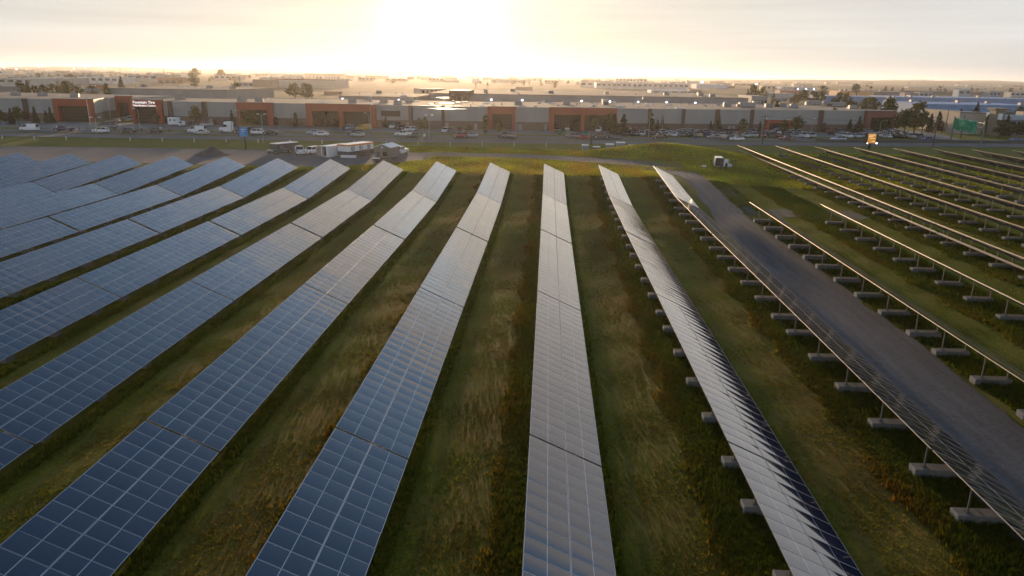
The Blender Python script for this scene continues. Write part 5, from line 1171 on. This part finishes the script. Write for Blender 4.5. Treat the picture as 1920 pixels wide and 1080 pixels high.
def tripod(px, py, label, h, cat='tripod'):
    x, y, z = gpt(px, py, 1.3); o = thing('camera_tripod', label, cat, (x, y, z), .4); q = MB()
    q.tube((0, 0, h * .62), (0, 0, h), .04)
    q.build('column', M['blk'], o)
    for k in range(3): a = k * 2.09; q = MB(); q.tube((0, 0, h * .8), (.45 * math.cos(a), .45 * math.sin(a), 0), .03, .02); q.build('leg', M['blk'], o)
    q = MB(); q.bbox(-.12, .12, -.2, .2, h, h + .24, .03); q.tube((0, .2, h + .12), (0, .38, h + .12), .07); q.build('camera', M['blk'], o)
tripod(1372, 315.5, 'shorter dark tripod right of the crew', 1.35); tripod(1377.5, 316, 'taller dark tripod with camera right of the crew', 1.65)
x, y, z = gpt(1368, 312, 1.3); q = MB(); q.bbox(-.5, .5, -.35, .35, 0, .6, .04); tag(q.build('equipment_case', M['white'], loc=(x, y, z)), 'white equipment case between van and tripods', 'case')
x, y, z = gpt(1320, 313, 1.5); q = MB(); q.bbox(-.45, .45, -.3, .3, 0, .35, .05); tag(q.build('equipment_case', M['white'], loc=(x, y, z)), 'small pale case lying on grass left of the van', 'case')
x, y, z = gpt(1396, 312, 1.3); q = MB(); q.bbox(-.4, .4, -.25, .25, 0, .25, .05); tag(q.build('equipment_bag', pm('tan_bag', (.30, .24, .16), .8), loc=(x, y, z)), 'small tan bag lying right of the tripods', 'bag')

# ------------------------------------------------------------------ poles, lamps and signs
def zgr(x, y): return float(zt(x, y))
def lamp(px, ytop, ybase, label, arm=1.6, side=1, dbl=False, zb=1.0, hand=True):
    p = at(px, ybase, zb); z = zgr(p[0], p[1]); h = zat(px, ytop, p[1]) - z; o = thing('street_lamp', label, 'street lamp', (p[0], p[1], z))
    q = MB(); q.tube((0, 0, 0), (0, 0, h - .5), .13, .07, 8); q.box(-.2, .2, -.2, .2, -.1, .25); q.build('pole', M['steelp'], o)
    for s in ((1, -1) if dbl else (side,)):
        q = MB(); q.path([(0, 0, h - .5), (s * arm * .35, 0, h - .12), (s * arm, 0, h)], .05); am = q.build('arm', M['steelp'], o)
        q = MB(); q.bbox(s * arm - .35, s * arm + .35, -.15, .15, h - .08, h + .1, .04); q.build('lamp_head', M['white'], am)
lamp(184, 220, 262, 'dark street lamp crossing the white suv at left', 1.2, 1, True); lamp(170, 183, 241, 'tall pale lamp post before the left entrance', .9); lamp(208, 184, 228, 'thin lamp post in the recess left of tyre sign', .8); lamp(263, 204, 243, 'pale lamp post on the verge below the tyre sign', 1.3, -1); lamp(451, 207, 240, 'lamp post left of the second portal', 1.2, -1)
lamp(494, 214, 266, 'double headed lamp post right of the second portal', 1.0, 1, True); lamp(693, 212, 251, 'lamp post before the right end of the wide double portal', 1.2, -1); lamp(696, 196, 251, 'taller thin pole beside the lamp at the double portal', .6); lamp(805, 216, 267, 'lamp post under the sunrise', .9, 1, True); lamp(966, 200, 250, 'lamp post right of the middle portal', .7)
lamp(1216, 220, 258, 'left pale lamp post before the crowded lot', 1.0); lamp(1241, 198, 251, 'tall thin lamp post in the crowded lot', .7); lamp(1427, 222, 259, 'lamp post beside the low red entrance', 1.0, 1); lamp(1520, 222, 254, 'thin lamp post at the right driveway', .7); lamp(1648, 225, 255, 'curved lamp post above the amber message sign', 2.0)
def wpole(px, ytop, ybase, label, cross=1, zb=1.0):
    p = at(px, ybase, zb); z = zgr(p[0], p[1]); h = zat(px, ytop, p[1]) - z; o = thing('utility_pole', label, 'utility pole', (p[0], p[1], z))
    q = MB(); q.tube((0, 0, -.2), (0, 0, h), .19, .12, 10); q.build('pole', M['wood'], o)
    for k in range(cross):
        zz = h - .5 - k * 1.0; q = MB(); q.box(-1.5, 1.5, -.07, .07, zz, zz + .14); ar = q.build('crossarm', M['wood'], o)
        for xx in (-1.3, -.5, .5, 1.3): q = MB(); q.tube((xx, 0, zz + .14), (xx, 0, zz + .36), .06, .05, 6); q.build('insulator', M['white'], ar)
    return p[0], p[1], z + h
wpole(1108, 219, 271, 'wooden pole rising behind the cabinets', 0); W1 = wpole(1749, 217, 276, 'wooden power pole with two crossarms at right', 2); W2 = wpole(1429, 215, 271, 'dark wooden pole right of the crowded lot', 1); wpole(1771, 205, 250, 'slim pole left of the green road sign', 0); wpole(1801, 216, 258, 'slim pale pole behind the green road sign', 0)
# power lines
for k in range(2):
    q = MB(); a, b_ = Vector(W2) + Vector((0, k * .6 - .3, -.3)), Vector(W1) + Vector((0, k * .6 - .3, -.3)); pts = []
    for i in range(13): f = i / 12; c = a.lerp(b_, f); c.z -= 1.2 * 4 * f * (1 - f); pts.append(tuple(c))
    q.path(pts, .02, 4); tag(q.build('power_line', M['blk']), '%s power line strung between the two right poles' % ('front', 'rear')[k], 'cable')
# blue board sign
p = at(461, 276, 1.2); z = zgr(p[0], p[1]); o = thing('board_sign', 'blue advertising board on a post beside the highway', 'sign', (p[0], p[1], z), R(-14)); hb = zat(457, 256, p[1]) - z; ht = zat(457, 238, p[1]) - z
q = MB(); q.box(-.12, .12, -.12, .12, -.2, hb); q.build('post', M['blk'], o); q = MB(); q.box(-1.45, 1.45, -.55, .55, hb, ht); q.build('cabinet', M['blk'], o)
q = MB(); q.box(-1.22, 1.40, -.58, -.552, hb + .06, ht - .06); fc = q.build('face', pm('blue_sign_face', (.02, .26, .62), .4), o)
for k, (za, zb_, xa0, xb0) in enumerate(((.72, .80, -.7, .9), (.52, .60, -.6, .5), (.30, .38, -.5, .1))): q = MB(); q.box(xa0, xb0, -.592, -.581, hb + (ht - hb) * za, hb + (ht - hb) * zb_); q.build('text_band', pm('pale_print', (.45, .62, .75), .5), fc)
# amber message sign
p = at(1630, 277.5, 1.0); z = zgr(p[0], p[1]); o = thing('message_sign', 'amber lit message board on a black post beside the highway', 'sign', (p[0], p[1], z), R(14)); hb = zat(1640, 269, p[1]) - z; ht = zat(1640, 250, p[1]) - z
q = MB(); q.box(-.3, .3, -.3, .3, -.2, hb); q.build('post', M['blk'], o); q = MB(); q.box(-1.6, 1.9, -.7, .7, hb, ht); q.build('cabinet', M['blk'], o)
q = MB(); q.box(-1.5, 1.2, -.73, -.702, hb + .1, ht - .08); fc = q.build('face', emit('amber_display', (.55, .22, .03), .28), o)
for k, (za, xa0, xb0) in enumerate(((.84, -1.2, .9), (.70, -1.25, .2), (.52, -1.0, .8), (.22, -.1, .9))): q = MB(); q.box(xa0, xb0, -.742, -.732, hb + (ht - hb) * za - .07, hb + (ht - hb) * za + .07); q.build('text_band', emit('pale_amber_text', (.85, .62, .35), .5), fc)
q = MB(); q.tube((1.55, -.75, hb + .1), (1.55, -.95, hb + .1), .16, .16, 10); q.build('lamp', M['led'], o); q = MB(); q.tube((-1.55, -.75, hb + .1), (-1.55, -.9, hb + .1), .1, .1, 8); q.build('lamp', M['led'], o)
# green overhead road sign
pr = at(1838, 277, 1.0); pl_ = at(1783, 263, 1.0); o = thing('gantry_sign', 'green overhead road sign on two steel posts', 'road sign', (0, 0, 0))
zr_ = zat(1843, 228, pr[1]); zl_ = zat(1787, 222, pl_[1]); zz = (zr_ + zl_) / 2
for p in (pr, pl_): q = MB(); q.tube((p[0], p[1], .5), (p[0], p[1], zz + .4), .30, .22, 10); q.box(p[0] - .5, p[0] + .5, p[1] - .5, p[1] + .5, .6, 1.3); q.build('post', M['galv'], o)
for dz_ in (0, -1.4): q = MB(); q.tube((pr[0], pr[1], zz - .3 + dz_), (pl_[0], pl_[1], zz - .3 + dz_), .10, .10, 8); q.build('truss_beam', M['galv'], o)
A = Vector((pl_[0], pl_[1])); B = Vector((pr[0], pr[1])); dd = (B - A).normalized(); nrm = Vector((dd.y, -dd.x)); A2 = A + dd * 0.5; LB = (B - A).length * .80
GR = pm('green_sign_sheet', (.0, .22, .13), .9, spec=.05); hs = 3.9
segs = ((0, .2), (.205, .755), (.76, .96))
for f0, f1 in segs:
    a, b_ = A2 + dd * LB * f0, A2 + dd * LB * f1
    q = MB(); obox(q, a, b_, .16, .24, zz - hs, zz); pn = q.build('sign_panel', GR, o)
    q = MB(); obox(q, a, b_, .241, .25, zz - .14, zz - .06); obox(q, a, b_, .241, .25, zz - hs + .06, zz - hs + .14); q.build('border', M['mark'], pn)
    L_ = (b_ - a).length; n = max(1, round(L_ / 5.2))
    for k in range(n):
        c = a + dd * L_ * (k + .5) / n; q = MB(); obox(q, c - dd * .14, c + dd * .14, .242, .252, zz - hs + .5, zz - hs + .78)
        t0 = c + nrm * .247; i0 = len(q.v); q.v += [((t0 - dd * .3).x, (t0 - dd * .3).y, zz - hs + .5), ((t0 + dd * .3).x, (t0 + dd * .3).y, zz - hs + .5), (t0.x, t0.y, zz - hs + .22)]; q.f.append((i0, i0 + 2, i0 + 1)); q.m.append(0); q.build('arrow', M['mark'], pn)
    for zz0, ww in ((1.1, .26),):
        c = a + dd * L_ * .5; q = MB(); nl = int(L_ * ww / .55)
        for k in range(nl):
            s0 = c + dd * ((k - nl / 2) * .62); obox(q, s0, s0 + dd * (.22 + .1 * ((k * 7) % 3)), .242, .25, zz - zz0 - .11, zz - zz0 + .10)
        q.build('legend', M['mark'], pn)
# small road signs, barrier, markers
def post_sign(px, ytop, ybase, label, mat, w=.7, h=.8):
    p = at(px, ybase, 1.0); z = zgr(p[0], p[1]); ht = zat(px, ytop, p[1]) - z; o = thing('road_sign', label, 'road sign', (p[0], p[1], z), -.1); q = MB(); q.tube((0, 0, -.1), (0, 0, ht), .05, .05, 6); q.build('post', M['galv'], o); q = MB(); q.bbox(-w / 2, w / 2, -.05, -.01, ht - h, ht, .01); q.build('plate', mat, o)
post_sign(1302, 256, 268, 'small blue road sign beyond the mound', pm('blue_plate', (.03, .06, .3), .4)); post_sign(796, 251, 262, 'small pale road sign in the median under the sunrise', M['white']); post_sign(107, 236, 243, 'small white roadside marker on the left verge', M['white'], .5, .9); post_sign(1098, 247, 252, 'green utility box sign at the kerb left of the driveway', GR, 1.4, 1.2)
for k, (px, lb) in enumerate(((1050, 'left'), (1063, 'right'))):
    p = at(px, 252, 1.0); q = MB(); q.bbox(-.75, .75, -.6, .6, 0, 1.5, .06); q.box(-.85, .85, -.7, .7, -.1, .08); tag(q.build('transformer_box', pm('green_transformer', (.07, .14, .08), .5), loc=(p[0], p[1], 1.05)), '%s green transformer box at the kerb before the right portal' % lb, 'transformer')
x0 = solve_x(1530, lambda q_: float(hwY(q_)) + 8.4, 1.5); bs = np.arange(x0, x0 + 130, 5.0)
o = thing('median_barrier', 'dark concrete median barrier at the right of the highway', 'barrier', (0, 0, 0))
for a, b_ in zip(bs[:-1], bs[1:]):
    q = MB(); A = (a + .03, float(hwY(a)) + 8.2); B = (b_ - .03, float(hwY(b_)) + 8.2); obox(q, A, B, -.32, .32, .9, 1.25); obox(q, A, B, -.16, .16, 1.251, 1.95); q.build('barrier_segment', M['dgconc'] if 'dgconc' in M else M.setdefault('dgconc', pm('stained_concrete', (.09, .09, .095), .9)), o)
for px in range(4, 1030, 60):
    x = solve_x(px, lambda q_: float(hwY(q_)) - 11, 1.2); y = float(hwY(x)) - 11; z = zgr(x, y); o = mobj('marker_post', M_POST if 'M_POST' in globals() else globals().setdefault('M_POST', (lambda q_: (q_.box(-.07, .07, -.05, .05, -.2, .9), q_.box(-.10, .10, -.07, .07, .9, 1.05), q_.mesh('marker_post', [M['white']]))[2])(MB())), None, (x, y, z)); tag(o, 'slim white marker post on the grass bank below the highway', 'post', 'white marker posts along the highway bank')
for k, px in enumerate(range(136, 352, 13)):
    x = solve_x(px, lambda q_: float(hwY(q_)) + 19.6, 1.2); y = float(hwY(x)) + 19.6; o = mobj('bollard', B_POST if 'B_POST' in globals() else globals().setdefault('B_POST', (lambda q_: (q_.tube((0, 0, -.1), (0, 0, .95), .14, .13, 8), q_.tube((0, 0, .95), (0, 0, 1.03), .13, .05, 8), q_.mesh('bollard', [M['wood']]))[2])(MB())), None, (x, y, 1.05)); tag(o, 'short dark bollard along the far kerb below the tyre sign', 'bollard', 'dark bollards along the far kerb')
# trucks and cars behind the tyre sign warehouse
for k, (px, col, lb) in enumerate(((392, 'red', 'red trailer parked leftmost behind the warehouse roof'), (410, 'white', 'white trailer parked in the middle behind the warehouse roof'), (430, 'white', 'long white trailer parked behind the warehouse roof'), (446, 'silver', 'silver trailer parked right behind the warehouse roof'))):
    p = atY(px, 178, 335); o = thing('parked_trailer', lb, 'trailer', (p[0], p[1], ZB), .1 * k); q = MB(); q.bbox(-4.5, 4.5, -1.25, 1.25, 1.1, 4.0 + (k % 2) * .3, .06); bd = q.build('box', M['paint'], o); bd.color = (*PC[col], 1)
    for wx in (-3.4, 2.4, 3.5):
        for s in (-1, 1): q = wheel_mb(.5, .3); q.build('wheel', [M['tyre'], M['rim']], o, loc=(wx, s * 1.0, .5))
    q = MB(); q.box(-4.4, 4.4, -.5, .5, .85, 1.1); q.build('chassis', M['blk'], o)

# ------------------------------------------------------------------ grass blades and tufts
def visible(x, y, z, mx=25):
    D = np.stack([x, y, z - H], -1); s = D @ fw; px = 960 + F * (D @ rr) / s; py = 540 - F * (D @ uu) / s
    return (px > -mx) & (px < 1920 + mx) & (py < 1080 + 40)
def blades(name, label, x, y, hgt, wid, lean, tint, nb):
    """nb blades per tuft; arrays per tuft"""
    n = len(x); z = zt(x, y) - .01
    V = np.zeros((n * nb * 3, 3)); C = np.zeros((n * nb * 3, 4)); C[:, 3] = 1
    for k in range(nb):
        a = rng.uniform(0, 2 * np.pi, n); ln = lean * rng.uniform(.3, 1.2, n); h = hgt * rng.uniform(.6, 1.15, n)
        ox, oy = rng.normal(0, .05, n), rng.normal(0, .05, n); dx, dy = np.cos(a), np.sin(a)
        i = (np.arange(n) * nb + k) * 3
        V[i] = np.stack([x + ox - dy * wid, y + oy + dx * wid, z], -1); V[i + 1] = np.stack([x + ox + dy * wid, y + oy - dx * wid, z], -1)
        V[i + 2] = np.stack([x + ox + dx * ln * h, y + oy + dy * ln * h, z + h], -1)
        t_ = tint * rng.uniform(.75, 1.25, (n, 1))
        for j in range(3): C[i + j, :3] = t_
    me_ = bpy.data.meshes.new(name); N_ = n * nb
    me_.vertices.add(N_ * 3); me_.vertices.foreach_set('co', V.ravel()); me_.loops.add(N_ * 3); me_.loops.foreach_set('vertex_index', np.arange(N_ * 3))
    me_.polygons.add(N_); me_.polygons.foreach_set('loop_start', np.arange(N_) * 3); me_.polygons.foreach_set('loop_total', np.full(N_, 3))
    at_ = me_.color_attributes.new('tint', 'FLOAT_COLOR', 'POINT'); at_.data.foreach_set('color', C.ravel())
    me_.materials.append(M['blade']); me_.update(calc_edges=True); me_.validate()
    return tag(mobj(name, me_), label, 'grass', kind='stuff')
def offroad(x, y): return ~((x > 22.8) & (x < 30.6) & (y < 150))
def scatter(n, x0, x1, y0, y1, ysk=1.0):
    x = rng.uniform(x0, x1, n); y = y0 + (y1 - y0) * rng.uniform(0, 1, n) ** ysk
    k = visible(x, y, zt(x, y)) & offroad(x, y); x, y = x[k], y[k]
    return x, y, (x - X0) % P_
def pn(x, y, f):                                            # cheap smooth patchiness
    return .5 + .25 * np.sin(x * f + 1.3 * np.sin(y * f * .7)) + .25 * np.sin(y * f * .9 + 2.1 * np.sin(x * f * .6 + 1))
# tall uncut growth below and just left of each table
x, y, u = scatter(620000, -70, 80, 20, 139, 1.45); us = np.where(u > 7, u - P_, u); edge = -1.6 + .45 * (pn(x, y, .8) - .5) * 2 + rng.normal(0, .15, len(x))
k = (us > edge) & (us < 4.3) & ((us < .9) | (us > 3.3) | (x > 8)); x, y, us = x[k], y[k], us[k]
br = np.clip((-.7 - us) * .7 + (pn(x, y, .33) - .5) * .9 + rng.normal(0, .18, len(x)), 0, 1)[:, None]
tint = (1 - br) * np.array([[.50, .66, .42]]) + br * np.array([[.86, .70, .46]])
blades('tall_grass', 'uncut tall grass fringe along and below the panel tables', x, y, .20 + .20 * pn(x, y, .5), .035, .55, tint, 4)
# mown grass between the rows
x, y, u = scatter(380000, -70, 75, 20, 138, 1.6); k = (u > 3.6) & (u < 8.9); x, y, u = x[k], y[k], u[k]
tint = np.array([[1.0, 1.05, .85]]) * (.7 + .6 * pn(x, y, .7))[:, None]
blades('mown_grass', 'short mown grass between the panel rows', x, y, np.full(len(x), .11), .03, 1.1, tint, 3)
# windrows of dry cuttings
x, y, u = scatter(260000, -60, 62, 20, 100, 1.7); k = (np.abs(u - 5.45 - .35 * np.sin(y * .25)) < .38 * pn(x, y, .9) + .08) & (pn(x, y + 7, .21) > .32); x, y = x[k], y[k]
blades('dry_cuttings', 'pale dry cuttings lying in lines between the panel rows', x, y, np.full(len(x), .07), .03, 2.4, np.tile([[1.25, 1.2, 1.2]], (len(x), 1)), 3)
x = np.concatenate([rng.normal(23.7, .35, 5000), rng.normal(31.0, .5, 6000)]); y = 20 + 115 * rng.uniform(0, 1, 11000) ** 1.4; k = visible(x, y, zt(x, y)) & (pn(x, y, .6) > .38); x, y = x[k], y[k]
blades('verge_weeds', 'low weeds creeping over the edges of the gravel track', x, y, np.full(len(x), .16), .035, .9, np.array([[.8, .85, .6]]) * (.6 + .6 * pn(x, y, .9))[:, None], 4)
# rough grass on bank, mound and right field edges, backlit glow put into tint
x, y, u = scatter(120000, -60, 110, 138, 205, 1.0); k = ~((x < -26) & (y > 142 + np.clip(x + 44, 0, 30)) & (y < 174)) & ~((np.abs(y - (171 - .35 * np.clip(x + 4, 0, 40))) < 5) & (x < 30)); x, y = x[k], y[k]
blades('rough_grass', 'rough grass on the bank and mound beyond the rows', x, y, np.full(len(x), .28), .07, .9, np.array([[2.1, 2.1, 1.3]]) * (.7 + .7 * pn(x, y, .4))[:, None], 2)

# ------------------------------------------------------------------ haze
q = MB(); q.box(-9300, 9300, -600, 10200, -4, 62)
m, t, b = newmat('morning_haze'); t.nodes.remove(b)
vol = t.nodes.new('ShaderNodeVolumePrincipled'); vol.inputs['Density'].default_value = .000075; vol.inputs['Anisotropy'].default_value = .66
vol.inputs['Color'].default_value = (1.0, .97, .93, 1)
t.links.new(vol.outputs[0], t.nodes['Material Output'].inputs['Volume'])
tag(q.build('haze', m), 'thin morning haze over the whole industrial park', kind='stuff')
